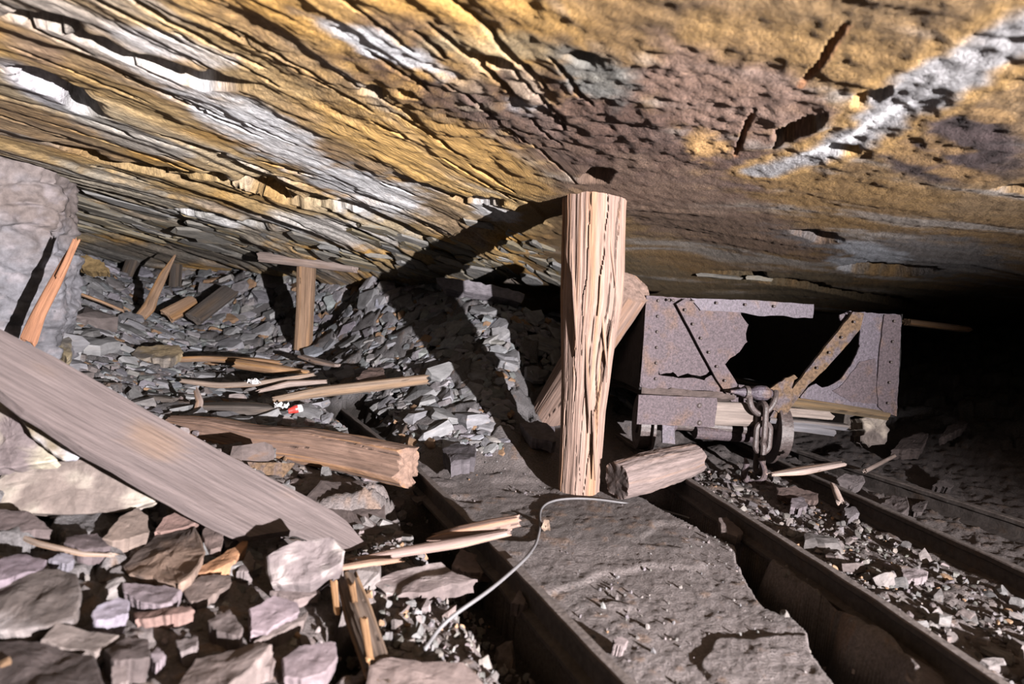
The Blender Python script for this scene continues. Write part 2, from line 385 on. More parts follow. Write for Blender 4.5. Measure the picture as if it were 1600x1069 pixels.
    blob(1130, 340, (240, 60), (20, -70), (.155, .10, .07), .9, .6)
    blob(1450, 400, (170, 30), (10, -50), (.17, .165, .17), .8, .7)
    blob(1450, 470, (260, 40), (10, -40), (.12, .095, .06), .8, .6)
    blob(1080, 450, (300, 20), (10, -40), (.16, .12, .07), .7, .6)
    for px, py, ax, ay in ((1250,285,(60,20),(20,-50)),(1360,290,(120,20),(10,-40)),(1170,45,(120,20),(20,-50)),(1350,90,(120,40),(40,-60)),(1300,330,(120,30),(10,-40)),(1100,20,(60,10),(10,-30))):
        blob(px, py, ax, ay, (.215, .128, .045), .8, .7)  # ochre stains, toned down here for the lamp's falloff
    blob(1490, 195, (130, 45), (45, -75), (.040, .026, .027), .98, .25)  # dark mineral patch, deepened in colour to stand in for weaker light
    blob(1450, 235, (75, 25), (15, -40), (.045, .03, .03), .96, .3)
    blob(1100, 215, (50, 12), (10, -22), (.50, .30, .12), .9, .8)
    for px, py in ((1440,225),(1480,205),(1560,150),(1500,250),(1395,205)): blob(px, py, (45, 8), (5, -14), (.27, .16, .06), .7, .8)
    blob(700, 230, (170, 60), (30, -60), (.52, .31, .09), .7, .6)
    blob(780, 60, (120, 20), (20, -50), (.46, .36, .20), .6, .8)
    blob(930, 95, (60, 45), (40, -50), (.135, .14, .13), .85, .7)
    blob(820, 150, (50, 12), (10, -20), (.25, .25, .26), .7, .7)
    W = (.69, .70, .72)
    for px, py, ax, ay, s in ((625,60,(125,58),(16,-20),.95),(560,25,(90,35),(18,-18),.6),(425,195,(105,62),(28,-36),.85),(340,150,(90,40),(18,-18),.55),(270,45,(90,30),(18,-18),.55),
                              (570,280,(95,30),(18,-36),.9),(520,350,(130,30),(14,-18),.6),(330,325,(80,18),(6,-8),.85),(775,322,(40,14),(10,-14),.85),(240,90,(80,40),(6,-10),.5),(470,205,(60,40),(12,-14),.6)):
        blob(px, py, ax, ay, W, s, .55)
    blob(75, 122, (66, 40), (10, -20), (.50, .49, .52), .95, .35)
    blob(200, 190, (120, 40), (14, -18), (.40, .40, .39), .7, .6); blob(150, 270, (150, 40), (14, -24), (.36, .35, .31), .7, .6); blob(420, 390, (160, 30), (10, -14), (.40, .38, .33), .6, .7); blob(260, 345, (260, 50), (10, -40), (.27, .26, .235), .75, .6); blob(300, 395, (380, 40), (10, -22), (.13, .125, .115), .9, .4)
    blob(60, 60, (60, 30), (10, -30), (.26, .18, .13), .7, .7); blob(70, 165, (90, 30), (10, -20), (.27, .19, .12), .7, .6)
    vd, vf, vs = seg_dist(x, y, [CE(*p) for p in ((1190,255),(1260,236),(1330,205),(1400,150),(1470,95),(1540,60),(1620,0))])
    vv = vd+.02*c4+.025*fbm(x*5, y*5, o=3, seed=75)
    col = mixc(col, (.38, .23, .08), sst(.10, .07, vv)*.75)
    col = mixc(col, (.30, .31, .33), sst(.068, .03, vv)*.9)
    vd2, _, _ = seg_dist(x, y, [CE(*p) for p in ((1262,228),(1310,215),(1352,186),(1385,160),(1420,142))])
    col = mixc(col, (.85, .86, .88), sst(.020, .004, vd2+.006*c3))
    for px, py in ((1345,380),(1380,392),(1330,405)): blob(px, py, (40, 5), (4, -14), (.42, .44, .48), .8, .8)
    crk, _, _ = seg_dist(x, y, [CE(*p) for p in ((1325,20),(1290,72),(1252,118))]); col = mixc(col, (.36, .17, .08), sst(.009, .002, crk))
    crk, _, _ = seg_dist(x, y, [CE(*p) for p in ((1178,165),(1150,232))]); col = mixc(col, (.30, .15, .08), sst(.008, .002, crk))
    col = col*1.12*(1+.16*c3[:, None]*fol[:, None]+.2*c4[:, None])
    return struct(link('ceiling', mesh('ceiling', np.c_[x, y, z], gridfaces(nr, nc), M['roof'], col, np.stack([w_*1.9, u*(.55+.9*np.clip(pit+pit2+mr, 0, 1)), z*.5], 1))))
ceiling = build_ceiling()

# ---------------------------------------------------------------- floor
def build_floor():
    X, Y, aa = fan(.70, .36, 760, .84, .0052)
    nr, nc = X.shape; x, y = X.ravel(), Y.ravel()
    z = floorz(x, y); zf = z.copy(); L = land(x, y)
    dr, fr, sr = seg_dist(x, y, RR); dl, fl, sl = seg_dist(x, y, RL)
    plat = sst(.10, .04, L)*sst(2.6, 2.2, y)*(sr < 0)*(np.where(sl*SIDE_L > 0, 0, 1))
    n1 = fbm(x*5, y*5, o=4, seed=101); n2 = fbm(x*28, y*28, o=4, seed=102); n3 = fbm(x*90, y*90, o=2, seed=103)
    z = z+(.007*n1)+(.0030+.008*(1-plat))*n2+.0016*n3
    # trodden crust ends in low steps
    t = 1.6*fbm(x*2.2+1.7, y*3.4, o=3, seed=104); k = np.floor(t); z = z+plat*.006*(k+sst(0, .06, t-k))
    # flaky shale floor under and left of the rail
    sh = CE(570, 560); q = FL(570, 790); wgt = np.exp(-(((x-q[0])/.16)**2+((y-q[1])/.14)**2))
    t = 5*fbm(x*5+y*2, y*16-x*8, o=2, seed=105); k = np.floor(t); z = z+wgt*.012*(k+sst(0, .1, t-k))+wgt*.02
    # slabby rubble relief away from the path
    d1, d2, v, vx, vy = cells(x*8+.5*n1, y*8, 106)
    rub = (1-plat)*sst(.05, .12, L)
    z = z+rub*(.035*v+.18*(vx*v)*.12+(-.03)*sst(.12, .0, d2-d1))
    z = np.minimum(z, ceil_base(x, y)+.12)
    col = np.repeat(arr([[.162, .138, .133]]), len(x), 0)
    col = mixc(col, (.110, .096, .092), sst(.0, .5, n1)*.7); col = mixc(col, (.195, .168, .166), sst(.05, .5, n2)*.6)
    col = mixc(col, (.12, .115, .118), rub*.85)
    q = hit(880, 850, floorz)
    col = mixc(col, (.20, .12, .07), sst(.35, .6, n2+.3*n1)*.5)
    col = mixc(col, (.022, .018, .015), sst(-.030, -.065, np.where(sr < 0, z-L, zf-L))*.95)          # shadow painted near-black into the ditches, pits and low gaps
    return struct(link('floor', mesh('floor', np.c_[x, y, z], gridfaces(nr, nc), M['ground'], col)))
floor = build_floor()

# ---------------------------------------------------------------- side and end walls
def wall_sheet(name, plan, seed, colr, amp=.12, nz=90, nx=220, z0=-.1, z1=1.35, lay=14, roughc=None):
    plan = [arr(p) for p in plan]; L = [0]
    for i in range(len(plan)-1): L.append(L[-1]+np.hypot(*(plan[i+1]-plan[i])))
    s = np.linspace(0, L[-1], nx); px = np.interp(s, L, [p[0] for p in plan]); py = np.interp(s, L, [p[1] for p in plan])
    tx, ty = np.gradient(px), np.gradient(py); tl = np.hypot(tx, ty); nx_, ny_ = ty/tl, -tx/tl
    Z = np.linspace(z0, z1, nz)
    S, ZZ = np.meshgrid(s, Z)
    t = ZZ*lay+2.6*fbm(S*1.6, ZZ*2.5, o=3, seed=seed); k = np.floor(t); fr = t-k
    blk = np.floor(S*3.2+2*vn(k*.37, k*1.3, seed=seed+4)); 
    off = amp*(.6*fbm(S*1.5, ZZ*1.5, o=3, seed=seed+1)+.5*_h(blk, k, np.zeros_like(k), seed+2)*.6+.25*fbm(S*12, ZZ*20, o=3, seed=seed+3)+.12*fbm(S*34, ZZ*46, o=3, seed=seed+8)) -.009*sst(.10, .0, fr)-.006*sst(.9, 1, fr)
    x = (px[None]+nx_[None]*off).ravel(); y = (py[None]+ny_[None]*off).ravel(); z = ZZ.ravel()
    n = fbm(S.ravel()*7, z*12, o=4, seed=seed+5); n2 = fbm(S.ravel()*30, z*40, o=2, seed=seed+6)
    col = np.repeat(arr([colr]), len(x), 0); col = mixc(col, arr(colr)*.55, sst(0, .5, n)*.8); col = mixc(col, arr(colr)*1.5, sst(.1, .5, -n+n2*.5)*.7)
    if roughc: col = mixc(col, (.20, .155, .135), sst(.55, .85, z+.25*n)*.7)
    if roughc: col = mixc(col, roughc, sst(.1, .5, n2)*.5)
    o = link(name, mesh(name, np.c_[x, y, z], gridfaces(nz, nx), M['rock'], col)); return struct(o)
wl = PY(84, 300, 2.45)
wall_left = wall_sheet('wall_left', [(-3.6, 3.3), (wl[0]-.12, 2.75), (wl[0]-.02, 2.52), (wl[0]-.1, 2.32), (-2.2, 1.9), (-2.8, -1.0)][::-1], 201, (.185, .182, .20), .10, 220, 480, 0, 1.2, 13, (.26, .23, .24))
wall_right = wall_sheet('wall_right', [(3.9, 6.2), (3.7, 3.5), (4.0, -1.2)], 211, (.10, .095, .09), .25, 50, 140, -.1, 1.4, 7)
wall_back = wall_sheet('wall_back', [(-4.5, 6.0), (-1, 5.7), (1, 5.6), (4.2, 6.0)], 221, (.15, .145, .145), .2, 50, 200, -.1, 1.4, 8)

# ---------------------------------------------------------------- stones
def stone_shape(seed, n=None):
    r = random.Random(seed); n = n or r.choice((5, 6, 6, 7, 8))
    ang = sorted([(i+r.uniform(-.33, .33))/n*2*math.pi for i in range(n)])
    rad = [r.uniform(.5, 1.0) for _ in ang]
    a = r.uniform(.7, .95); v = []
    tx, ty = r.uniform(-.7, .7), r.uniform(-.7, .7)
    for lev, sc in ((-.5, r.uniform(.8, .95)), (.0, 1.0), (.42, a)):
        for t, q in zip(ang, rad):
            k = sc*(1+r.uniform(-.06, .06)); X, Y = q*k*math.cos(t)*.5, q*k*math.sin(t)*.5
            v.append((X, Y, lev+(tx*X+ty*Y if lev > .2 else 0)+r.uniform(-.09, .09)))
    v.append((r.uniform(-.1, .1), r.uniform(-.1, .1), .5)); f = []
    for l in range(2):
        for i in range(n):
            j = (i+1) % n; f.append((l*n+i, l*n+j, (l+1)*n+j, (l+1)*n+i))
    for i in range(n): f.append((2*n+i, 2*n+(i+1) % n, 3*n))
    f.append(tuple(range(n))[::-1])
    return np.array(v), f
SHAPES = [stone_shape(1000+i) for i in range(14)]
STONE_ME = [mesh('stone', v, f, M['stone']) for v, f in SHAPES]
GRIT_ME = [mesh('stone', v, f, M['grit']) for v, f in SHAPES]
def nrm(x, y, e=.04):
    gx = (land(x+e, y)-land(x-e, y))/(2*e); gy = (land(x, y+e)-land(x, y-e))/(2*e)
    return gx, gy
def scatter(n, region, size, thick, seed, flat=.25, sink=.25, keep=None):
    r = random.Random(seed); out = []
    xs, ys = [], []
    while len(xs) < n:
        x, y = region(r)
        xs.append(x); ys.append(y)
    xs, ys = np.array(xs), np.array(ys)
    zs = floorz(xs, ys); gx, gy = nrm(xs, ys)
    cl = ceil_base(xs, ys)
    for x, y, z, a, b, c in zip(xs, ys, zs, gx, gy, cl):
        if z > c+.02 or (keep and not keep(x, y, z)): continue
        s = size(r, x, y); q = r.uniform(.45, 1.0); t = s*thick(r)
        nv = Vector((-a+r.gauss(0, flat), -b+r.gauss(0, flat), 1)).normalized()
        R = nv.to_track_quat('Z', 'Y').to_matrix() @ Matrix.Rotation(r.uniform(0, 6.283), 3, 'Z')
        Mx = Matrix.Translation((x, y, z+t*(.5-sink))) @ R.to_4x4() @ Matrix.Diagonal((s, s*q, t, 1))
        d = max(.3, y); v = Vector((x, y, z))-Vector(CAM)
        px = 800+F*float(np.dot(v, _r))/d; py = 534.5-F*float(np.dot(v, _u))/d
        vis = (-40 < px < 1640) and (0 < py < 1110)
        out.append((s/d if vis else 0, Mx, r.randrange(len(SHAPES)), px, py))
    return out
def place(items, parent, stuff_name, top=300, base=(.2, .195, .2), seed=0, mes=STONE_ME):
    items = sorted(items, key=lambda t: -t[0]); r = np.random.RandomState(seed)
    for s, Mx, k, *_ in items[:top]:
        o = bpy.data.objects.new('stone', mes[k]); o.matrix_world = Mx; COL.objects.link(o); o.parent = parent
    rest = items[top:]
    V, Fc, Cc, off = [], [], [], 0
    for s, Mx, k, *_ in rest:
        v, f = SHAPES[k]; m = np.array(Mx); V.append(v @ m[:3, :3].T+m[:3, 3]); Fc += [tuple(i+off for i in q) for q in f]; off += len(v)
        c = arr(base)*r.uniform(.65, 1.4)*(1+r.uniform(-.06, .06, 3)*np.array([1.4, .6, 1.4]))
        if r.rand() < .06: c = arr((.24, .15, .09))
        Cc.append(np.repeat(c[None], len(v), 0))
    if rest:
        o = link(stuff_name, mesh(stuff_name, np.concatenate(V), Fc, M['rock'], np.concatenate(Cc)), parent); o['kind'] = 'stuff'
def keep_path(x, y, z):
    dl = seg_dist(np.array([x]), np.array([y]), RL)[0][0]; return dl > (.10 if y < 3.2 else .04)
def reg_bank(r):
    y = r.uniform(2.3, 5.4); return r.uniform(-.9*y-.2, .28*y), y
def reg_left(r):
    y = r.uniform(.8, 3.4)**1.0; return r.uniform(-.85*y-.2, -.12), y
def keep_bank(x, y, z):
    if x > .25 and y < 3.2: return False
    if x > .02 and 2.4 < y < 3.15: return False
    L = float(land(x, y)); return L > .045 and keep_path(x, y, z)
bank = scatter(17000, reg_bank, lambda r, x, y: min(.22, .036*math.exp(r.gauss(0, .55))*(.6+.32*y)), lambda r: r.uniform(.10, .26), 11, .17, .2, keep_bank)
place(bank, wall_back, 'rubble', 300, (.20, .198, .207), 3)
def keep_left(x, y, z):
    dl, f, s = seg_dist(np.array([x]), np.array([y]), RL)
    return s[0]*SIDE_L > 0 and dl[0] > .045
fl = scatter(2600, reg_left, lambda r, x, y: .021*math.exp(r.gauss(0, .55))*(.6+.35*y), lambda r: r.uniform(.2, .5), 12, .3, .2, keep_left)
def reg_track(r):
    y = r.uniform(.75, 2.6); return r.uniform(.7, 1.5), y
def keep_track(x, y, z):
    d, f, s = seg_dist(np.array([x]), np.array([y]), RR); d2, _, s2 = seg_dist(np.array([x]), np.array([y]), RT)
    return s[0] > 0 and s2[0] < 0 and d[0] > .035 and d2[0] > .05
fl += scatter(4200, reg_track, lambda r, x, y: .013*math.exp(r.gauss(0, .65)), lambda r: r.uniform(.2, .5), 13, .4, .2, keep_track)
def reg_peb(r):
    y = r.uniform(.75, 2.5); return r.uniform(-.3, .75), y
fl += scatter(1200, reg_peb, lambda r, x, y: .0050*math.exp(r.gauss(0, .5)), lambda r: r.uniform(.5, .9), 14, .4, .1)
def reg_gut(r):
    y = r.uniform(.75, 1.6); x0 = float(np.interp(y, [.98, 1.21, 1.57], [.21, .12, -.03])); return x0-r.uniform(.03, .33), y
fl += scatter(900, reg_gut, lambda r, x, y: .013*math.exp(r.gauss(0, .5)), lambda r: r.uniform(.4, .9), 15, .4, .2)
place(fl, floor, 'gravel', 300, (.14, .125, .122), 4, GRIT_ME)

# flakes of bedding hanging along the low edge of the roof: parts of the ceiling
def roof_flakes():
    r = random.Random(77); mes = []
    for i in range(8):
        v, f = stone_shape(500+i, 9); mes.append(mesh('slab', v, f, M['slab']))
    for i in range(230):
        px, py = r.uniform(60, 900), 0
        py = np.interp(px, [60, 430, 600, 900], [335, 400, 425, 440])-abs(r.gauss(0, 34))
        q = CE(px, py)
        if q[1] > 4.6: continue
        L = r.uniform(.12, .45)*(.5+.25*q[1]); wd = L*r.uniform(.18, .4); th = r.uniform(.010, .022)
        ang = math.atan2(E_[1], E_[0])+r.gauss(0, .12)
        s = -.05-.062*max(0, q[1]-2.25)
        R = Matrix.Rotation(math.atan(s)*1.0, 3, 'X') @ Matrix.Rotation(r.gauss(0, .06), 3, 'Y') @ Matrix.Rotation(ang, 3, 'Z')
        o = bpy.data.objects.new('slab', r.choice(mes)); COL.objects.link(o); o.parent = ceiling
        o.matrix_world = Matrix.Translation((q[0], q[1], q[2]-r.uniform(.0, .035))) @ R.to_4x4() @ Matrix.Diagonal((L, wd, th, 1))
    for px, py, L, wd in ((1125,421,.30,.07),(520,378,.30,.09),(335,330,.36,.07),(1190,425,.2,.05),(600,390,.3,.1)):
        q = CE(px, py); o = bpy.data.objects.new('slab', r.choice(mes)); COL.objects.link(o); o.parent = ceiling
        o.matrix_world = Matrix.Translation((q[0], q[1], q[2]-.035)) @ Matrix.Rotation(.12 if px > 1000 else .9, 4, 'Z') @ Matrix.Diagonal((L, wd, .022, 1))
roof_flakes()
# ledges of the left wall
def ledges():
    r = random.Random(5); q0 = PY(40, 500, 2.45)
    for px, py, wpx, hpx, y in ((30,330,110,40,2.45),(25,385,120,46,2.42),(20,440,130,40,2.40),(60,480,110,24,2.45),(40,505,150,30,2.5),(60,530,150,30,2.6),(95,545,80,40,2.7),(150,545,60,26,2.9),(10,270,100,50,2.4),(45,235,80,34,2.42)):
        q = PY(px, py, y+.12); v, f = stone_shape(300+px+py, 8); k = y/F
        o = bpy.data.objects.new('stone', mesh('stone', v, f, M['stone'])); COL.objects.link(o); o.parent = wall_left
        o.matrix_world = Matrix.Translation(q) @ Matrix.Rotation(r.uniform(-.25, .25), 4, 'Z') @ Matrix.Diagonal((wpx*k*1.2, .30, hpx*k*1.25, 1))
ledges()

# ---------------------------------------------------------------- timbers
def timber(path, rad, pal, seed, nt=48, nl=60, sq=2.0, amp=.05, cracks=6, fray=(.02, .02), up=(0, 0, 1), cdepth=.25, lowf=1.0, slant=(0, 0), splits=None, lump=0.0, gro=.7, rot=1.0):
    """swept timber: fibrous relief, long shakes, torn or sawn ends. pal = (light, mid, dark, stain)"""
    path = [arr(p) for p in path]; cum = [0]
    for i in range(len(path)-1): cum.append(cum[-1]+np.linalg.norm(path[i+1]-path[i]))
    L = cum[-1]; cu = np.array(cum)/L; s = np.linspace(0, 1, nl)
    c = np.stack([np.interp(s, cu, [p[k] for p in path]) for k in range(3)], 1)
    if len(path) > 2:
        for _ in range(max(2, nl//12)): c[1:-1] = (c[:-2]+2*c[1:-1]+c[2:])/4
    rr = np.array(rad, float); 
    if rr.ndim == 1: rr = np.stack([rr, rr], 1)
    ru = np.linspace(0, 1, len(rr)) if len(rr) != len(path) else cu
    ra, rb = np.interp(s, ru, rr[:, 0]), np.interp(s, ru, rr[:, 1])
    T = np.gradient(c, axis=0); T /= np.linalg.norm(T, axis=1)[:, None]
    U = arr(up)[None]-T*(T @ arr(up))[:, None]; U /= np.linalg.norm(U, axis=1)[:, None]; S = np.cross(T, U)
    th = np.linspace(0, 2*math.pi, nt, endpoint=False); ct, st = np.cos(th), np.sin(th)
    e = 2.0/sq; X0 = np.sign(ct)*np.abs(ct)**e; Y0 = np.sign(st)*np.abs(st)**e
    A, B = np.meshgrid(s, th, indexing='ij')
    cA, sA = X0[None].repeat(nl, 0), Y0[None].repeat(nl, 0)
    al = A*L
    f1 = fbm(cA*2.2, sA*2.2, al*1.6*lowf+seed, o=3, seed=seed); f2 = fbm(cA*9, sA*9, al*2.2+seed, o=3, seed=seed+1); f3 = fbm(cA*24, sA*24, al*5+seed, o=2, seed=seed+2)
    k = 1+amp*(1.1*f1+gro*f2+.5*gro*f3)
    if lump: k = k+lump*fbm(cA*2.5, sA*2.5, al*14+seed, o=4, seed=seed+9)
    r = random.Random(seed); dark = np.zeros_like(A)
    sp = list(splits or [])
    for i in range(cracks):
        sp.append((r.uniform(0, 6.283), r.uniform(-.1, .8), r.uniform(.2, .7), r.uniform(.015, .045), cdepth*r.uniform(.5, 1)))
    for t0, s0, ln, wd, dp in sp:
        mean = t0+.22*vn(A*3.5+t0*9, t0*3.0, seed=seed+7)+.05*vn(A*14+t0*9, t0, seed=seed+8)
        d = np.abs((B-mean+math.pi) % (2*math.pi)-math.pi); q = np.clip((A-s0)/ln, 0, 1); wdt = wd*np.sin(q*math.pi)**.5*(q > 0)*(q < 1)+1e-6
        p = sst(wdt, wdt*.35, d)*(wdt > 1e-4); k = k*(1-dp*p); dark = np.maximum(dark, p)
    # torn ends
    e0 = fray[0]*(.5+.5*fbm(ct*3, st*3, seed*1.3+.1, o=3, seed=seed+3)*1.8+slant[0]*ct); e1 = fray[1]*(.5+.5*fbm(ct*3, st*3, seed*2.1+.1, o=3, seed=seed+4)*1.8+slant[1]*ct)
    ax = e0[None]*sst(.35, 0, A)-e1[None]*sst(.65, 1, A)
    V = c[:, None]+S[:, None]*(ra[:, None]*cA*k)[..., None]+U[:, None]*(rb[:, None]*sA*k)[..., None]+T[:, None]*ax[..., None]
    V = V.reshape(-1, 3)
    m = np.clip(.5+.55*f2+.45*f3+.3*f1, 0, 1).ravel()
    col = arr(pal[1])[None]*(1-m[:, None])+arr(pal[0])[None]*m[:, None]
    col = mixc(col, pal[3], sst(.08, .5, f1.ravel()*.8+f2.ravel()*.7)*.75); col = mixc(col, pal[2], sst(-.15, -.6, f2.ravel())*.35); col = mixc(col, pal[2], dark.ravel()*.85)
    grain = np.stack([(ra[:, None]*cA*k).ravel(), (rb[:, None]*sA*k).ravel(), (al*.05).ravel()], 1)
    fa = gridfaces(nl, nt, True).tolist()
    VV, CC, GG = [V], [col], [grain]; nV = len(V)
    for end, ri, ed in ((0, 0, e0), (1, nl-1, e1)):            # end grain: inner rings and a heart
        ring = V[ri*nt:(ri+1)*nt]; ctr = ring.mean(0); prev = list(range(ri*nt, (ri+1)*nt))
        for q in (.8, .5, .22):
            kk = max(1, int(nt*(1-q)*.16)); sm = sum(np.roll(ring-ctr, i_, 0) for i_ in range(-kk, kk+1))/(2*kk+1); nrm_ = np.linalg.norm(ring-ctr, axis=1).mean()/max(1e-6, np.linalg.norm(sm, axis=1).mean()); nv = ctr+sm*nrm_*q+T[ri]*((fray[end]*.35*fbm(ct*4*q, st*4*q, seed+q, o=2, seed=seed+6))[:, None])*.5
            VV.append(nv); g0 = (.8 if int(q*10) % 2 else 1.05)*(rot if end == 0 else 1)
            CC.append(np.repeat((arr(pal[0])*.55+arr(pal[1])*.45)[None]*g0, nt, 0)); GG.append((nv-ctr)*.6)
            idx = list(range(nV, nV+nt)); nV += nt
            for i in range(nt):
                j = (i+1) % nt; fa.append((prev[i], idx[i], idx[j], prev[j]) if end else (prev[j], idx[j], idx[i], prev[i]))
            prev = idx
        VV.append(ctr[None]); CC.append(arr(pal[1])[None]); GG.append(np.zeros((1, 3)))
        for i in range(nt):
            j = (i+1) % nt; fa.append((prev[i], nV, prev[j]) if end else (prev[j], nV, prev[i]))
        nV += 1
    return np.concatenate(VV), fa, np.concatenate(CC), np.concatenate(GG)
def wood(name, label, cat, path, rad, pal, seed, group=None, parent=None, **k):
    v, f, c, gr = timber(path, rad, pal, seed, **k)
    me = mesh(name, v, f, M['wood'], c, gr)
    if parent is not None: return link(name, me, parent)
    o = link(name, me, None, base_of(v)); tag(o, label, cat, group); return o
PINK = ((.315, .222, .182), (.235, .155, .122), (.04, .025, .018), (.30, .155, .08))
GREYW = ((.36, .29, .26), (.25, .19, .165), (.05, .035, .03), (.30, .18, .11))
BROWN = ((.33, .22, .145), (.22, .135, .085), (.04, .028, .02), (.36, .18, .06))
DARKW = ((.10, .085, .075), (.065, .052, .045), (.015, .012, .01), (.12, .08, .05))
ORANGE = ((.44, .215, .12), (.34, .16, .09), (.06, .03, .02), (.55, .28, .10))
PALEW = ((.34, .27, .225), (.24, .185, .15), (.05, .035, .03), (.36, .21, .12))

# the standing prop
rows = [(775, 873, 937), (765, 872, 936), (730, 874, 939), (680, 876, 943), (640, 877, 946), (600, 878, 952), (560, 878, 957), (520, 878, 963), (470, 878, 972), (430, 879, 975), (380, 880, 975), (340, 881, 976), (300, 882, 978), (286, 882, 979)]
pp, pr = [], []
for y_, a, b in rows:
    l, rr_ = PY(a, y_, 2.23), PY(b, y_, 2.23); pp.append((l+rr_)/2); pr.append(np.linalg.norm(rr_-l)/2*1.0)
_cv = np.zeros(len(ceiling.data.vertices)*3, np.float32); ceiling.data.vertices.foreach_get('co', _cv); _cv = _cv.reshape(-1, 3)
_near = _cv[(np.abs(_cv[:, 0]-pp[-2][0]) < .11) & (np.abs(_cv[:, 1]-2.23) < .11)]
pp[-2][2] = min(pp[-2][2], float(_near[:, 2].min())-.004); pp[-1] = np.array([pp[-2][0], 2.23, float(_near[:, 2].max())+.004]); pp[0][2] = -.02
post = wood('timber_prop', 'tall weathered round timber prop standing between the rails and wedged under the rock roof', 'post', pp, pr, PINK, 5, nt=220, nl=200, amp=.06, cracks=10, cdepth=.09, fray=(.01, .0), up=(0, 1, 0), lowf=.8,
            splits=[(-1.95, .28, .32, .06, .22), (-1.35, .45, .6, .018, .25), (-1.05, .25, .3, .03, .15), (-1.7, .6, .5, .015, .2), (-2.4, .4, .6, .018, .18), (-.75, .02, .35, .03, .15), (-1.75, .0, .25, .016, .15), (-1.3, .0, .2, .016, .15)])
def splinter(parent, a, b, w, t, pal, seed, y):
    p0, p1 = PY(*a, y), PY(*b, y); wood('splinter', '', '', [p0, (p0+p1)/2, p1], [(w*.3, t*.5), (w, t), (w*.25, t*.5)], pal, seed, parent=parent, nt=14, nl=20, sq=3.0, amp=.1, cracks=0, fray=(.01, .01), up=(0, -1, 0))
for i, (a, b, w_) in enumerate((((950, 330), (962, 452), .006), ((940, 470), (948, 575), .006), ((893, 370), (902, 560), .006), ((958, 500), (948, 600), .008), ((915, 520), (922, 680), .006), ((928, 640), (930, 752), .006))):
    splinter(post, a, b, w_, .006, PINK, 30+i, 2.145)
# prop leaning behind it
a, b = P(852, 652, 3.08), P(986, 447, 2.52)
lean = wood('leaning_prop', 'thick timber leaning behind the standing prop, sawn end up by the cart', 'post', [a-(b-a)*.06, a, (a+b)/2, b], [.070, .076, .082, .080], PINK, 9, nt=90, nl=90, amp=.06, cracks=8, cdepth=.15, fray=(.05, .012), up=(0, -1, 0))
# short rotten log at the foot of the prop
a, b = P(962, 752, 2.16), P(1088, 716, 2.36)
wood('short_log', 'short rotten log lying at the foot of the prop', 'log', [a, a+(b-a)*.35, a+(b-a)*.7, b], [(.055, .058), (.066, .062), (.06, .058), (.052, .05)], ((.20, .155, .145), (.165, .125, .115), (.04, .03, .025), (.21, .13, .09)), 14, nt=90, nl=80, amp=.05, gro=.15, lump=.12, rot=.45, cracks=0, cdepth=.10, fray=(.012, .02), sq=2.4)
# big bent beam
bp_ = [P(262, 662, 2.35), P(330, 672, 2.3), P(400, 690, 2.24), P(480, 698, 2.17), P(560, 712, 2.1), P(648, 732, 2.0)]
wood('bent_beam', 'heavy bent brown beam lying across the rubble behind the foreground plank', 'beam', bp_, [(.035, .03), (.05, .042), (.05, .05), (.05, .058), (.052, .058), (.05, .060)], ((.26, .17, .13), (.185, .115, .085), (.05, .035, .03), (.34, .175, .075)), 21, nt=100, nl=120, amp=.05, gro=.45, lump=.06, cracks=6, cdepth=.10, fray=(.03, .04), sq=2.5)

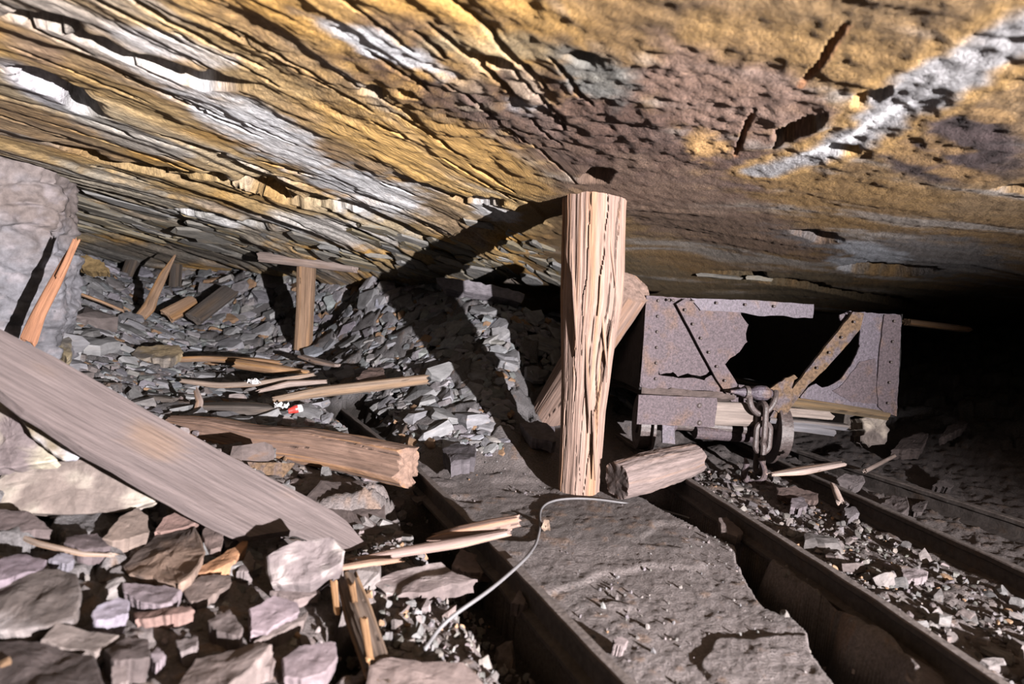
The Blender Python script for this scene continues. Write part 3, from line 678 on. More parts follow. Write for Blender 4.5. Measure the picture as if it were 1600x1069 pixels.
# ---------------------------------------------------------------- traced slabs lying in their own planes
def resample(poly, n, jit, seed):
    poly = np.array(poly, float); q = np.r_[poly, poly[:1]]; d = np.r_[0, np.cumsum(np.hypot(*np.diff(q, axis=0).T))]
    s = np.linspace(0, d[-1], n, endpoint=False); s = np.sort(np.r_[s, d[:-1]]); keep = np.r_[True, np.diff(s) > d[-1]/n*.3]; s = s[keep]
    r = np.random.RandomState(seed); o = np.stack([np.interp(s, d, q[:, 0]), np.interp(s, d, q[:, 1])], 1)
    per = d[-1]; ph = s/per
    o = o+jit*np.stack([r.uniform(-1, 1, len(s)), r.uniform(-1, 1, len(s))], 1); return o
def rock(name, label, cat, poly, colr, thick=.04, tilt=(0, 0), lift=.0, seed=1, jit=1.6, rough=.006, stain=None, stain_w=.5, group=None, n=34, p0=None, nv=None, parent=None, mtl=None, streak=0.0, taper=.9):
    pl = resample(poly, n, jit, seed); cx, cy = pl.mean(0)
    if p0 is None:
        q = FL(cx, cy); p0 = np.array([q[0], q[1], q[2]]); 
        r = ray(cx, cy); up_ = thick*.55+lift; p0 = p0-r*(up_/-r[2] if r[2] < -1e-3 else 0)
    if nv is None: nv = arr((tilt[0], tilt[1], 1.0))
    nv = arr(nv)/np.linalg.norm(nv); p0 = arr(p0)
    ring = np.array([PL(x, y, p0, nv) for x, y in pl]); ctr = ring.mean(0); m = len(ring)
    V, f = [], []
    ph = np.arange(m)
    rs = np.random.RandomState(seed+5)
    def nz(v, s=18): return fbm(v[:, 0]*s, v[:, 1]*s, v[:, 2]*s+seed*3.3, o=4, seed=seed)
    levels = [(1.0, -.05), (.95, .0), (.84, 0), (.70, .0), (.56, 0), (.42, .0), (.28, 0), (.14, .0)]
    for sc, dz in levels:
        v = ctr+(ring-ctr)*sc; v = v+nv[None]*((dz*thick+rough*2*nz(v)*(1.2-.3*sc)))[:, None]; V.append(v)
    for i in range(len(levels)-1):
        for j in range(m):
            k = (j+1) % m; f.append((i*m+j, i*m+k, (i+1)*m+k, (i+1)*m+j))
    base = len(levels)*m; V.append((ctr+nv*rough*nz(ctr[None])[0])[None]); 
    for j in range(m): f.append((base-m+j, base-m+(j+1) % m, base))
    st = base+1; prev = list(range(m))
    for i, q in enumerate((.25, .28, .55, .60, 1.0)):
        sc = 1+rs.uniform(-.03, .035)-(1-taper)*q; v = ctr+(ring-ctr)*sc-nv[None]*thick*q; v = v+(v-ctr)*(.10*nz(v, 30))[:, None]; V.append(v)
        idx = list(range(st+i*m, st+(i+1)*m))
        for j in range(m): k = (j+1) % m; f.append((prev[j], idx[j], idx[k], prev[k]))
        prev = idx
    f.append(tuple(prev)[::-1]) if False else f.append(tuple(prev))
    V = np.concatenate(V)
    c1 = fbm(V[:, 0]*9, V[:, 1]*9, V[:, 2]*9+seed, o=3, seed=seed+1); c2 = fbm(V[:, 0]*30, V[:, 1]*30, V[:, 2]*30+seed, o=3, seed=seed+2)
    col = arr(colr)[None]*np.array([[.555, .505, .51]])*(1+.30*c1+.22*c2)[:, None]
    if stain is not None: col = mixc(col, stain, sst(.12-stain_w*.45, .42-stain_w*.3, c1*.8+c2*.4)*.85)
    me = mesh(name, V, f, mtl or M['rock'], col)
    bm = bmesh.new(); bm.from_mesh(me); bmesh.ops.recalc_face_normals(bm, faces=bm.faces); bm.to_mesh(me); bm.free()
    if parent is not None: return link(name, me, parent)
    o = link(name, me, None, base_of(V)); tag(o, label, cat, group); return o
LIL = (.27, .245, .265); GRY = (.235, .215, .21); BRN = (.20, .165, .145); ORA = (.34, .175, .09); DRK = (.135, .115, .11); PNK = (.30, .21, .18); PAL = (.46, .40, .35); BLU = (.30, .33, .42)
R_ = [
 ('tan wedge-shaped stone just below the big pale slab', [(159,842),(189,807),(216,793),(230,804),(234,831),(200,845),(176,848)], (.30,.25,.21), .035, None),
 ('smooth lilac slate, the lightest one in the lower left rubble', [(191,910),(205,908),(259,912),(284,920),(268,942),(251,946),(216,938),(192,923)], (.32,.285,.31), .03, None),
 ('small blue-white block beside the smooth lilac slate', [(143,958),(151,945),(186,931),(203,937),(201,958),(173,966),(151,969)], (.38,.37,.44), .04, BLU),
 ('long thin pinkish sliver of slate below the lilac slate', [(208,958),(255,951),(300,949),(305,953),(270,964),(211,969)], PNK, .02, None),
 ('orange-stained pointed shard near the plank edge', [(301,899),(308,888),(345,867),(384,845),(389,848),(368,877),(338,893)], (.34,.21,.14), .03, ORA),
 ('small grey triangular stone beside the orange-stained shard', [(370,896),(389,857),(399,877),(395,893)], GRY, .03, None),
 ('broad flat brown slab with rusty flecks among the lower left stones', [(192,885),(243,834),(270,831),(305,823),(322,861),(300,899),(278,912),(238,901),(200,896)], BRN, .025, (.24,.165,.125)),
 ('pinkish flat stone tucked under the edge of the plank', [(240,831),(254,810),(292,793),(322,804),(311,818),(257,831)], PNK, .03, None),
 ('rounded lilac stone at the left edge of the rubble', [(-5,875),(30,864),(73,875),(68,888),(24,899),(-5,907)], (.27,.235,.27), .04, None),
 ('big layered grey slab with a pale stripe at the left edge', [(-10,910),(40,898),(89,888),(119,893),(130,931),(116,964),(76,975),(30,980),(-10,985)], (.20,.18,.165), .03, (.30,.27,.27)),
 ('long grey slab with a straight top edge in the lower left', [(65,999),(86,975),(186,991),(151,1020),(97,1012)], (.26,.235,.215), .03, None),
 ('dark angular slate under the long grey slab', [(162,1015),(195,993),(232,996),(235,1029),(200,1036),(176,1039)], DRK, .04, None),
 ('little pale pebble at the front of the left rubble', [(235,1023),(246,1012),(259,1026),(243,1037)], LIL, .02, None),
 ('small squared grey block in the shadowed hollow', [(273,1002),(308,995),(309,1010),(281,1019)], GRY, .03, None),
 ('large light grey boulder slab at the front edge, split along its bedding', [(273,1075),(305,1031),(373,1012),(405,1000),(425,1010),(400,1037),(350,1080),(280,1085)], (.30,.26,.24), .04, None),
 ('knobbly grey stone with pink grains near the hollow', [(322,972),(359,953),(381,980),(373,996),(338,985)], (.25,.22,.21), .04, PNK),
 ('thin dull grey plate beneath the orange-stained shard', [(286,920),(311,902),(359,899),(362,912),(324,934),(297,939)], BRN, .02, None),
 ('upright brown stone leaning against the plank side', [(315,831),(330,807),(351,818),(346,858),(330,861),(319,850)], (.24,.19,.17), .04, None),
 ('grey chip against the plank, beside the upright brown stone', [(349,834),(359,820),(378,831),(354,856)], GRY, .03, None),
 ('dark purplish stone below the pale slab, with a twig on it', [(103,839),(151,831),(173,856),(130,861),(100,850)], (.17,.145,.15), .03, None),
 ('wide dark slab at the left edge under the pale slab', [(-10,796),(43,799),(81,826),(27,831),(-10,826)], (.20,.17,.165), .03, None),
 ('blue-grey pointed stone beside the rounded lilac stone', [(76,876),(95,864),(113,866),(116,875),(105,881)], (.22,.225,.26), .02, None),
 ('broad dark slab in the bottom left corner', [(-10,1003),(60,1003),(150,1025),(165,1080),(80,1085),(-10,1085)], (.155,.135,.13), .03, None),
 ('small upright pebble between the bottom slabs', [(173,1042),(197,1039),(200,1064),(176,1075)], (.25,.22,.21), .03, None),
 ('flat grey slate on top of the lilac stone by the hollow', [(423,925),(455,910),(497,916),(500,928),(458,940)], (.24,.205,.195), .02, None),
 ('lilac speckled stone under the faceted block', [(389,952),(431,931),(467,940),(470,955),(419,988),(392,985)], (.33,.285,.31), .05, None),
 ('thin sloping sliver of slate beside the lilac speckled stone', [(398,1000),(440,980),(482,955),(479,967),(434,994)], (.23,.2,.185), .02, None),
 ('cracked lilac slab, a squarish one at the bottom of the picture', [(441,1030),(467,1012),(524,1003),(527,1030),(509,1051),(470,1063),(443,1058)], (.29,.25,.265), .04, None),
 ('pale stone at the head of the split boulder slab', [(380,1012),(410,1006),(431,1030),(425,1039),(385,1048)], (.29,.25,.235), .03, None),
 ('long grey slate with a light broken edge beside the left rail', [(580,907),(640,886),(689,877),(707,892),(746,904),(665,925),(602,928)], (.25,.215,.205), .035, (.34,.29,.28)),
 ('light angular slate resting against the left rail', [(708,880),(719,856),(755,870),(788,886),(785,895),(725,892)], (.34,.285,.27), .03, None),
 ('broad flat slab at the bottom edge of the picture left of the rail', [(570,1085),(578,1039),(596,1027),(660,1032),(725,1036),(761,1069),(770,1085)], (.27,.225,.205), .03, None),
 ('small grey stone in the gutter by the left rail', [(798,943),(812,922),(824,946)], (.27,.24,.24), .03, None),
 ('small flat chip at the edge of the dark pit', [(607,785),(622,776),(634,782),(628,790),(610,791)], (.19,.165,.155), .015, None),
 ('thin pale chip beside the dark pit and the rail', [(640,775),(676,774),(672,780),(650,786)], (.22,.2,.19), .012, None),
 ('frilled shale plate lying left of the dark pit', [(500,752),(560,750),(585,765),(600,790),(606,826),(560,840),(520,800),(480,775)], (.165,.14,.13), .02, None),
 ('rounded grey stone in the bank behind the bent beam end', [(690,702),(712,690),(745,697),(742,716),(705,722)], (.17,.165,.18), .05, None),
 ('pinkish rounded stone resting behind the straight tan board', [(556,590),(575,574),(598,574),(605,592),(575,598)], (.28,.21,.18), .05, None),
 ('long pale block in the rubble on the left', [(205,552),(215,542),(280,538),(286,550),(270,560),(215,560)], (.37,.355,.31), .05, (.33,.25,.14)),
 ('light grey boulder behind the upright splinter', [(105,560),(60,520),(80,505),(112,530),(112,556)], (.30,.30,.27), .05, (.3,.24,.14)),
 ('yellowish flat boulder high on the left under the roof', [(112,404),(135,398),(160,408),(172,424),(140,424),(120,416)], (.36,.27,.12), .06, None),
 ('ochre block against the left wall under the roof', [(68,378),(100,376),(108,392),(92,404),(66,400)], (.40,.27,.15), .06, None),
 ('grey rock stump beside the cart track among the gravel', [(1306,748),(1320,738),(1350,742),(1352,752),(1334,762),(1335,785),(1322,790),(1316,770)], (.25,.235,.235), .06, None),
 ('squarish stone at the foot of the grey rock stump', [(1318,796),(1336,790),(1342,802),(1326,812)], (.24,.235,.245), .03, None),
 ('large grey stone leaning on the far cart rail', [(1372,790),(1395,772),(1418,776),(1421,792),(1408,802),(1385,800)], (.19,.17,.165), .04, None),
 ('thin triangular slate standing beside the far cart rail', [(1424,790),(1436,784),(1452,780),(1440,800),(1428,802)], (.18,.16,.155), .02, None),
 ('white bone-like stone at the edge of the shadow between the cart rails', [(1408,888),(1424,886),(1450,892),(1450,900),(1430,904),(1412,908)], (.40,.37,.38), .02, None),
 ('brown flattish stone between the cart rails below the hook', [(1213,762),(1240,760),(1278,770),(1278,784),(1240,780),(1215,772)], (.22,.17,.15), .03, None),
 ('lilac stone between the cart rails beside the brown stone', [(1236,780),(1255,776),(1262,790),(1248,796),(1236,790)], (.27,.25,.27), .03, None),
 ('big slab in the dark to the right of the cart', [(1393,704),(1410,684),(1440,674),(1452,678),(1440,702)], (.20,.17,.16), .05, None),
 ('jagged slab farther right in the dark beyond the cart', [(1466,686),(1480,668),(1505,655),(1512,660),(1505,668),(1480,680)], (.20,.17,.16), .04, None),
 ('triangular slab in the dark beyond the far rail', [(1458,758),(1485,736),(1490,762)], (.17,.155,.15), .03, None),
 ('grey slab lying in the ditch at the front of the near cart rail', [(1416,1045),(1432,1028),(1456,1040),(1490,1075),(1440,1080),(1414,1062)], (.27,.25,.255), .03, None),
 ('lumpy chip lying in the ditch under the near cart rail', [(1122,810),(1135,806),(1162,832),(1150,836),(1128,830)], (.21,.18,.165), .03, None),
 ('flat grey stone in the rubble below the leaning timber', [(812,660),(840,656),(866,668),(868,690),(830,684)], (.24,.235,.255), .05, None),
 ('small pale stone on the trodden floor beside the left rail', [(958,1000),(972,993),(982,1000),(974,1012),(960,1010)], (.27,.24,.235), .02, None),
]
for i, (lab, poly, c, th, stn) in enumerate(R_):
    rr_ = random.Random(900+i)
    if 'under the roof' in lab: rock('stone', lab, 'stone', poly, c, th, p0=P(poly[0][0]+20, poly[0][1]+8, 3.75), nv=(.2, -.8, .6), seed=600+i, jit=1.3, rough=.006); continue
    rock('stone', lab, 'stone', poly, c, th, (rr_.uniform(-.10, .22), rr_.uniform(-.30, -.05)), .012, 600+i, 1.3, .004, stn, .5)
rock('slab', '', '', [(680,432),(730,438),(780,447),(822,460),(815,472),(760,462),(690,450)], (.33, .33, .36), .08, nv=(.1, -1, .5), p0=P(755, 453, 3.62), seed=97, rough=.006, parent=wall_back)
# the facet-sided block and the slabs beneath the plank
rock('stone', 'faceted block with a white quartz face at the plank tip', 'stone', [(416,868),(440,856),(464,847),(518,841),(539,862),(536,883),(500,898),(485,907),(450,908),(422,907)], (.30, .27, .27), .06, (.15, -.75), .05, 3, 1.2, .010, (.70, .66, .60), .75)
rock('slab', 'great pale slab propped under the foreground plank', 'slab', [(-30,770),(10,733),(80,722),(160,713),(197,719),(257,772),(240,785),(200,798),(120,803),(40,803),(-30,790)], (.34, .30, .265), .05, nv=(.15, -1.2, .8), p0=P(120, 760, 1.36), seed=61, stain=(.40, .36, .30), stain_w=.6, rough=.004)
rock('slab', 'narrow yellow and blue-white wedge slab in the gap under the plank', 'slab', [(17,624),(31,626),(80,664),(132,706),(112,712),(93,715),(48,680),(25,640)], (.42, .37, .25), .03, nv=(.2, -1.0, .9), p0=P(80, 675, 1.33), seed=62, stain=(.48, .49, .56), stain_w=.5)
rock('slab', 'smooth grey slab at the left edge under the plank', 'slab', [(-40,625),(-5,622),(20,645),(45,674),(90,719),(34,730),(-40,736)], (.31, .275, .275), .04, nv=(.1, -1.0, .7), p0=P(20, 690, 1.34), seed=63, stain=(.40, .36, .27), stain_w=.35)
# the plank in front
pn_a, pn_b, pn_c = P(-40, 495, 1.28), P(560, 830, 1.56), P(-40, 585, 1.20)
pnv = np.cross(pn_b-pn_a, pn_c-pn_a); pnv = pnv/np.linalg.norm(pnv); pnv = pnv if pnv[2] > 0 or pnv[1] < 0 else -pnv
if np.dot(pnv, CAM-pn_a) < 0: pnv = -pnv
def plate(name, poly, p0, nv, thick, m, parent=None, jit=0.0, seed=1, n=0, lift=0.0, col=None, grain_dir=None):
    """flat plate with a traced outline, real thickness behind its face"""
    nv = arr(nv)/np.linalg.norm(nv); p0 = arr(p0)+nv*lift
    pl = resample(poly, n, jit, seed) if n else np.array(poly, float)
    fr = np.array([PL(x, y, p0, nv) for x, y in pl]); m_ = len(fr)
    V = np.concatenate([fr, fr-nv*thick]); f = [tuple(range(m_)), tuple(range(2*m_-1, m_-1, -1))]+[(i, i+m_, (i+1) % m_+m_, (i+1) % m_) for i in range(m_)]
    c = g_ = None
    me = mesh(name, V, f, m)
    bm = bmesh.new(); bm.from_mesh(me); bmesh.ops.triangulate(bm, faces=bm.faces, ngon_method='EAR_CLIP'); bmesh.ops.recalc_face_normals(bm, faces=bm.faces)
    bm.to_mesh(me); bm.free()
    return me, V
def board(name, label, cat, poly, p0, nv, thick, pal, seed, gdir, group=None, n=60, jit=.6, sub=3):
    """a board: traced outline, subdivided faces with grain colours"""
    me, V = plate(name, poly, p0, nv, thick, M['wood'], n=n, jit=jit, seed=seed)
    bm = bmesh.new(); bm.from_mesh(me)
    for _ in range(sub):
        bmesh.ops.subdivide_edges(bm, edges=[e for e in bm.edges if e.calc_length() > .02], cuts=1, use_grid_fill=True)
    bmesh.ops.triangulate(bm, faces=bm.faces)
    v = np.array([q.co for q in bm.verts]); gd = arr(gdir)/np.linalg.norm(gdir); al = v @ gd; rest = v-al[:, None]*gd
    f2 = fbm(rest[:, 0]*40, rest[:, 1]*40, rest[:, 2]*40+al*3, o=3, seed=seed); f1 = fbm(v[:, 0]*6, v[:, 1]*6, v[:, 2]*6, o=3, seed=seed+1)
    nn = arr(nv)/np.linalg.norm(nv); v = v+nn*(.0012*f2+.004*f1)[:, None]
    for q, p in zip(bm.verts, v): q.co = p
    bm.to_mesh(me); bm.free()
    m = np.clip(.5+.35*f2+.5*f1, 0, 1); col = arr(pal[1])[None]*(1-m[:, None])+arr(pal[0])[None]*m[:, None]; col = mixc(col, pal[3], sst(.12, .5, f1+.3*f2)*.7); col = mixc(col, pal[2], sst(-.3, -.7, f2)*.4)
    a = me.attributes.new('col', 'FLOAT_COLOR', 'POINT'); a.data.foreach_set('color', np.c_[np.clip(col, 0, 1), np.ones(len(v))].ravel().astype(np.float32))
    a = me.attributes.new('grain', 'FLOAT_VECTOR', 'POINT'); a.data.foreach_set('vector', (rest+gd*(al*.05)[:, None]).ravel().astype(np.float32))
    o = link(name, me, None, base_of(v)); return tag(o, label, cat, group)
board('plank', 'long wide grey plank leaning across the left foreground, broken at its lower end', 'plank',
      [(-70,470),(0,514),(60,545),(160,600),(270,664),(400,735),(520,798),(543,815),(560,836),(574,850),(560,858),(540,862),(510,845),(470,828),(420,833),(385,840),(330,812),(250,768),(180,726),(130,698),(90,670),(40,640),(0,610),(-70,560)],
      pn_a, pnv, .022, ((.145, .117, .113), (.115, .09, .087), (.07, .055, .05), (.18, .12, .085)), 71, pn_b-pn_a)

# smaller timbers and splinters
def stick(name, label, cat, pts, w, pal, seed, group=None, t=None, **k):
    pts = [P(*p) for p in pts]; k.setdefault('nt', 20); k.setdefault('nl', 36); k.setdefault('cracks', 2); k.setdefault('sq', 3.0); k.setdefault('amp', .09); k.setdefault('fray', (.03, .03))
    w = w if isinstance(w, (list, tuple)) else [w]*len(pts)
    return wood(name, label, cat, pts, [(a, (t or .6)*a) for a in w], pal, seed, group, **k)
s1 = stick('splinter', 'tall fresh orange splinter of wood standing against the left wall', 'wood', [(42,540,2.2),(60,492,2.22),(85,445,2.24),(105,405,2.26),(124,370,2.28)], [.026, .021, .019, .014, .008], ORANGE, 41, up=(0, -1, 0), amp=.05)
stick('splinter', '', '', [(88,438,2.22),(104,406,2.24),(118,368,2.26)], [.008, .008, .004], ORANGE, 42, parent=s1, up=(0, -1, 0), nl=16, nt=10, cracks=0)
stick('splinter', 'curved brown splinter rising from the rubble up to the far roof', 'wood', [(217,498,3.9),(232,482,3.95),(240,462,4.0),(255,430,4.05),(275,397,4.1)], [.03, .035, .028, .024, .006], BROWN, 43, up=(0, -1, 0))
stick('post', 'far dark upright post behind the curved splinter', 'post', [(272,472,4.75),(276,408,4.85)], .036, DARKW, 44, up=(0, -1, 0), nt=30, fray=(0, 0), t=1)
stick('post', 'dark slanting post stump in the shadow left of the curved splinter', 'post', [(190,462,4.6),(208,412,4.75)], .045, DARKW, 45, up=(0, -1, 0), t=1, fray=(0, 0))
fp = stick('post', 'squared far prop under a cap board on the rubble', 'post', [(473,552,3.95),(477,480,3.95),(479,418,3.95)], [.047, .046, .05], BROWN, 46, up=(0, -1, 0), t=1, nt=50, nl=60, cracks=6, sq=3.2, fray=(0, 0), amp=.07)
stick('cap_board', 'rough cap board wedged between the far prop and the roof', 'board', [(404,401,4.0),(480,409,3.93),(560,420,3.86)], [.035, .038, .03], GREYW, 47, t=.9, sq=4)
stick('board', 'dark board lying slanted on the back rubble slope', 'board', [(300,500,4.1),(362,452,4.5)], .055, DARKW, 48, t=.35, sq=5, up=(.3, -1, .5))
stick('board', 'second dark board, left of the slanted one on the back slope', 'board', [(258,496,4.1),(306,470,4.3)], .05, BROWN, 49, t=.35, sq=5, up=(.3, -1, .5))
stick('stick', 'thin brown stick lying on the rubble left of the curved splinter', 'wood', [(122,458,3.5),(160,472,3.55),(198,488,3.6)], .014, BROWN, 50)
stick('board', 'orange-brown board half buried in the mid rubble', 'board', [(255,562,3.35),(320,560,3.35),(400,564,3.3),(440,568,3.3)], [.03, .032, .03, .02], BROWN, 51, t=.5, sq=4)
stick('stick', 'orange wedge of wood ending in a point toward the far prop', 'wood', [(368,568,3.2),(430,577,3.12),(484,582,3.08)], [.032, .03, .012], ((.38, .24, .14), (.28, .16, .09), (.04, .03, .02), (.40, .21, .07)), 52, t=.7)
stick('lath', 'long bowed pale lath above the crumpled can', 'board', [(280,594,2.95),(340,602,2.92),(400,600,2.9),(450,592,2.9),(496,584,2.92)], [.014, .02, .02, .018, .012], PALEW, 53, t=.6, sq=4)
stick('lath', 'grey splintered lath just under the bowed pale one', 'board', [(400,612,2.8),(450,600,2.84),(515,596,2.86)], [.012, .02, .012], GREYW, 54, t=.7, fray=(.06, .04))
gb = stick('board', 'straight tan board lying behind the crumpled can, one end blunt', 'board', [(420,626,2.72),(500,612,2.78),(580,603,2.84),(672,592,2.92)], [.018, .03, .032, .03], ((.25, .185, .14), (.18, .13, .095), (.04, .03, .02), (.24, .15, .085)), 55, t=.7, sq=3.5, nl=60, nt=30, cracks=4)
stick('board', 'grey pointed board sticking out of the bank shadow', 'board', [(468,556,3.5),(500,566,3.4),(530,572,3.3)], [.022, .03, .02], GREYW, 56, t=.4, sq=5)
stick('board', 'dark sodden board lying behind the plank near the can', 'board', [(312,640,2.6),(370,640,2.6),(440,640,2.65)], [.05, .05, .03], DARKW, 57, t=.5, sq=4)
stick('stick', 'grey curved lath end standing beside the dark sodden board', 'wood', [(306,655,2.5),(312,628,2.55),(305,606,2.6)], [.016, .014, .01], GREYW, 58, up=(0, -1, 0))
stick('board', 'blackened board end just left of the curved lath end', 'board', [(195,626,2.6),(240,626,2.6),(280,628,2.6)], [.03, .03, .02], DARKW, 59, t=.7, sq=4)
stick('splinter', 'splintered wood shard with a charred tip across the left rail', 'wood', [(664,842,1.62),(720,832,1.6),(770,822,1.585),(818,812,1.57)], [.008, .017, .018, .014], ((.30, .205, .17), (.23, .15, .12), (.05, .035, .03), (.44, .24, .14)), 64, t=.9, nl=50, nt=30, cracks=4, fray=(.05, .03))
stick('splinter', 'long thin splinter lying in front of the charred-tip shard', 'wood', [(537,881,1.42),(620,864,1.47),(720,848,1.53),(806,830,1.56)], [.008, .011, .013, .009], ((.27, .195, .175), (.20, .14, .12), (.05, .035, .03), (.42, .24, .15)), 65, t=.8, nl=50, nt=24, cracks=3)
stick('splinter', 'short orange splinter just below the long thin one', 'wood', [(522,889,1.36),(580,880,1.40),(632,874,1.43)], [.007, .009, .005], ((.30, .19, .14), (.22, .135, .095), (.05, .03, .02), (.48, .26, .14)), 66, t=.7)
sl_ = stick('sleeper', 'rotten sleeper end splitting apart at the front, left of the rail', 'sleeper', [(540,898,1.30),(560,960,1.18),(585,1030,1.08),(600,1085,1.0)], [.018, .022, .02, .018], ((.15, .11, .085), (.08, .055, .042), (.025, .018, .012), (.30, .17, .08)), 67, t=.8, nt=44, nl=60, cracks=9, cdepth=.4, amp=.14, fray=(.05, .02))
for i, (a, b) in enumerate((((521, 905, 1.255), (527, 965, 1.16)), ((548, 905, 1.25), (556, 950, 1.17)), ((566, 955, 1.14), (580, 1040, 1.03)))):
    stick('splinter', '', '', [a, b], [.007, .005], ((.42, .24, .12), (.30, .17, .09), (.05, .03, .02), (.45, .23, .08)), 80+i, parent=sl_, nl=14, nt=10, cracks=0)
stick('twig', 'pale bent twig lying on the stones in the lower left', 'wood', [(18,828,1.22),(40,842,1.2),(60,850,1.19),(95,858,1.18),(130,866,1.18),(185,868,1.2)], [.003, .0045, .005, .005, .0045, .003], PALEW, 91, t=1, sq=2, cracks=0, amp=.05, nt=10)
stick('board', 'split plank end lying by the cart hook between the rails', 'board', [(1200,742,2.16),(1250,736,2.22),(1320,724,2.3)], [.010, .022, .014], GREYW, 92, t=.5)
stick('stick', 'dark thin stick leaning in the gloom beyond the far cart rail', 'wood', [(1350,737,2.5),(1398,712,2.8)], .008, GREYW, 93, t=1, sq=2, cracks=0)
stick('stick', 'upright sliver of wood beside the grey rock stump', 'wood', [(1315,790,2.0),(1306,768,2.05),(1299,752,2.1)], [.010, .009, .005], GREYW, 94, t=1, cracks=0)
stick('log', 'brown timber end lying low in the gloom behind the cart top right', 'log', [(1412,503,3.6),(1512,515,3.7)], .03, BROWN, 95, t=.6)
# rusty channel under the bent beam
q = P(420, 735, 1.95)
rt_ = root('bracket', (q[0], q[1], q[2]-.05), 'rusty red iron bracket lying under the bent beam', 'bracket')
pl_, _ = plate('top_plate', [(386,722),(460,724),(440,748),(400,748)], q, (.1, -1, .5), .008, M['rust_orange'], n=20, jit=.5); link('top_plate', pl_, rt_)
pl_, _ = plate('flange', [(382,700),(406,706),(408,722),(384,722)], P(395, 712, 2.0), (.1, -1, .3), .008, M['rust_orange'], n=16, jit=.5); link('flange', pl_, rt_)

# ---------------------------------------------------------------- rails
def tube(pts, r, n=10, closed=False, caps=True):
    p = np.array(pts, float); m = len(p)
    T = (np.roll(p, -1, 0)-np.roll(p, 1, 0)) if closed else np.gradient(p, axis=0)
    T /= np.linalg.norm(T, axis=1)[:, None]
    u = np.cross(T[0], (0, 0, 1.0)); u = u if np.linalg.norm(u) > .1 else np.array([1., 0, 0]); u /= np.linalg.norm(u); V = []
    rr = r if hasattr(r, '__len__') else [r]*m
    for i in range(m):
        u = u-T[i]*np.dot(u, T[i]); u /= np.linalg.norm(u); b = np.cross(T[i], u)
        for k in range(n): a = 2*math.pi*k/n; V.append(p[i]+(u*math.cos(a)+b*math.sin(a))*rr[i])
    f = []
    for i in range(m if closed else m-1):
        for k in range(n): j = (i+1) % m; f.append((i*n+k, i*n+(k+1) % n, j*n+(k+1) % n, j*n+k))
    if not closed: f += [tuple(range(n))[::-1], tuple(range((m-1)*n, m*n))]
    return np.array(V), f
def smooth_path(pts, n):
    p = np.array(pts, float); d = np.r_[0, np.cumsum(np.linalg.norm(np.diff(p, axis=0), axis=1))]; s = np.linspace(0, d[-1], n)
    o = np.stack([np.interp(s, d, p[:, k]) for k in range(3)], 1)
    for _ in range(n//8+1): o[1:-1] = (o[:-2]+2*o[1:-1]+o[2:])/4
    return o
def rail(pts, label, seed, y1=99, hw=1.0):
    p = smooth_path(pts, 120); p[:, 2] = ZR
    T = np.gradient(p, axis=0); T[:, 2] = 0; T /= np.linalg.norm(T, axis=1)[:, None]; S = np.stack([T[:, 1], -T[:, 0], 0*T[:, 0]], 1)
    prof = [(-.016, -.003), (-.013, 0), (.013, 0), (.016, -.003), (.016, -.014), (.006, -.020), (.005, -.052), (.030, -.058), (.030, -.066), (-.030, -.066), (-.030, -.058), (-.005, -.052), (-.006, -.020), (-.016, -.014)]
    V = []; n = len(prof)
    for i in range(len(p)):
        for a, b in prof:
            V.append(p[i]+S[i]*(a*hw+.0008*math.sin(i*.9+a*60))+np.array([0, 0, b+.0006*math.sin(i*.7+a*50)]))
    f = [(i*n+k, i*n+(k+1) % n, (i+1)*n+(k+1) % n, (i+1)*n+k) for i in range(len(p)-1) for k in range(n)]+[tuple(range(n))[::-1], tuple(range((len(p)-1)*n, len(p)*n))]
    me = mesh('rail', V, f, M['rail']); me.materials.append(M['dust'])
    for i in range(len(p)-1):
        for k in (0, 1, 2): me.polygons[i*n+k].material_index = 1
    bm = bmesh.new(); bm.from_mesh(me); bmesh.ops.recalc_face_normals(bm, faces=bm.faces); bm.to_mesh(me); bm.free()
    return tag(link('rail', me, None, base_of(V)), label, 'rail')
rail(RR, 'near rail of the cart track, running from the front edge under the left cart wheel', 1, hw=.75)
rail(RT, 'far rail of the cart track, running under the right cart wheel', 2, hw=.75)
rail(RF, 'thin rail barely lit in the gloom beyond the cart track', 3)
rail(RL, 'curving rail left of the prop, half buried in the dirt', 4, hw=.7)

# ---------------------------------------------------------------- the mine cart
rd = arr(RR[1])-arr(RR[3]); rd[2] = 0; rd /= np.linalg.norm(rd)           # along the track, away from the camera
cn = -rd; sd = np.array([rd[1], -rd[0], 0.0])                             # face normal toward the camera; across the track
p0 = P(1200, 560, 2.62)
cart = root('mine_cart', (float(p0[0]+rd[0]*.5), float(p0[1]+rd[1]*.5), ZR), 'rusted, holed iron mine cart standing on the track at the right', 'cart')
def cp(name, poly, thick=.006, lift=0.0, m='rust', jit=.7, n=40, parent=None, seed=1):
    me, V = plate(name, poly, p0, cn, thick, M[m], jit=jit, n=n, seed=seed, lift=lift); return link(name, me, parent or cart)
cp('front_sheet', [(1010,462),(1080,466),(1154,471),(1158,492),(1169,508),(1166,522),(1167,535),(1160,543),(1152,553),(1140,560),(1130,572),(1118,566),(1108,574),(1109,582),(1095,588),(1075,584),(1060,588),(1052,582),(1030,585),(1027,570),(1026,588),(1001,598),(1005,540)], jit=.8, n=70)
cp('lower_band', [(1001,584),(1030,586),(1060,591),(1085,590),(1100,594),(1112,586),(1130,594),(1150,600),(1200,606),(1168,626),(1120,617),(1060,611),(1000,605)], lift=.004, m='rust', jit=.8, n=50)
ca = cp('corner_angle', [(1010,462),(1034,463),(1028,604),(1000,604),(1005,540)], lift=.007, jit=.2, n=30)
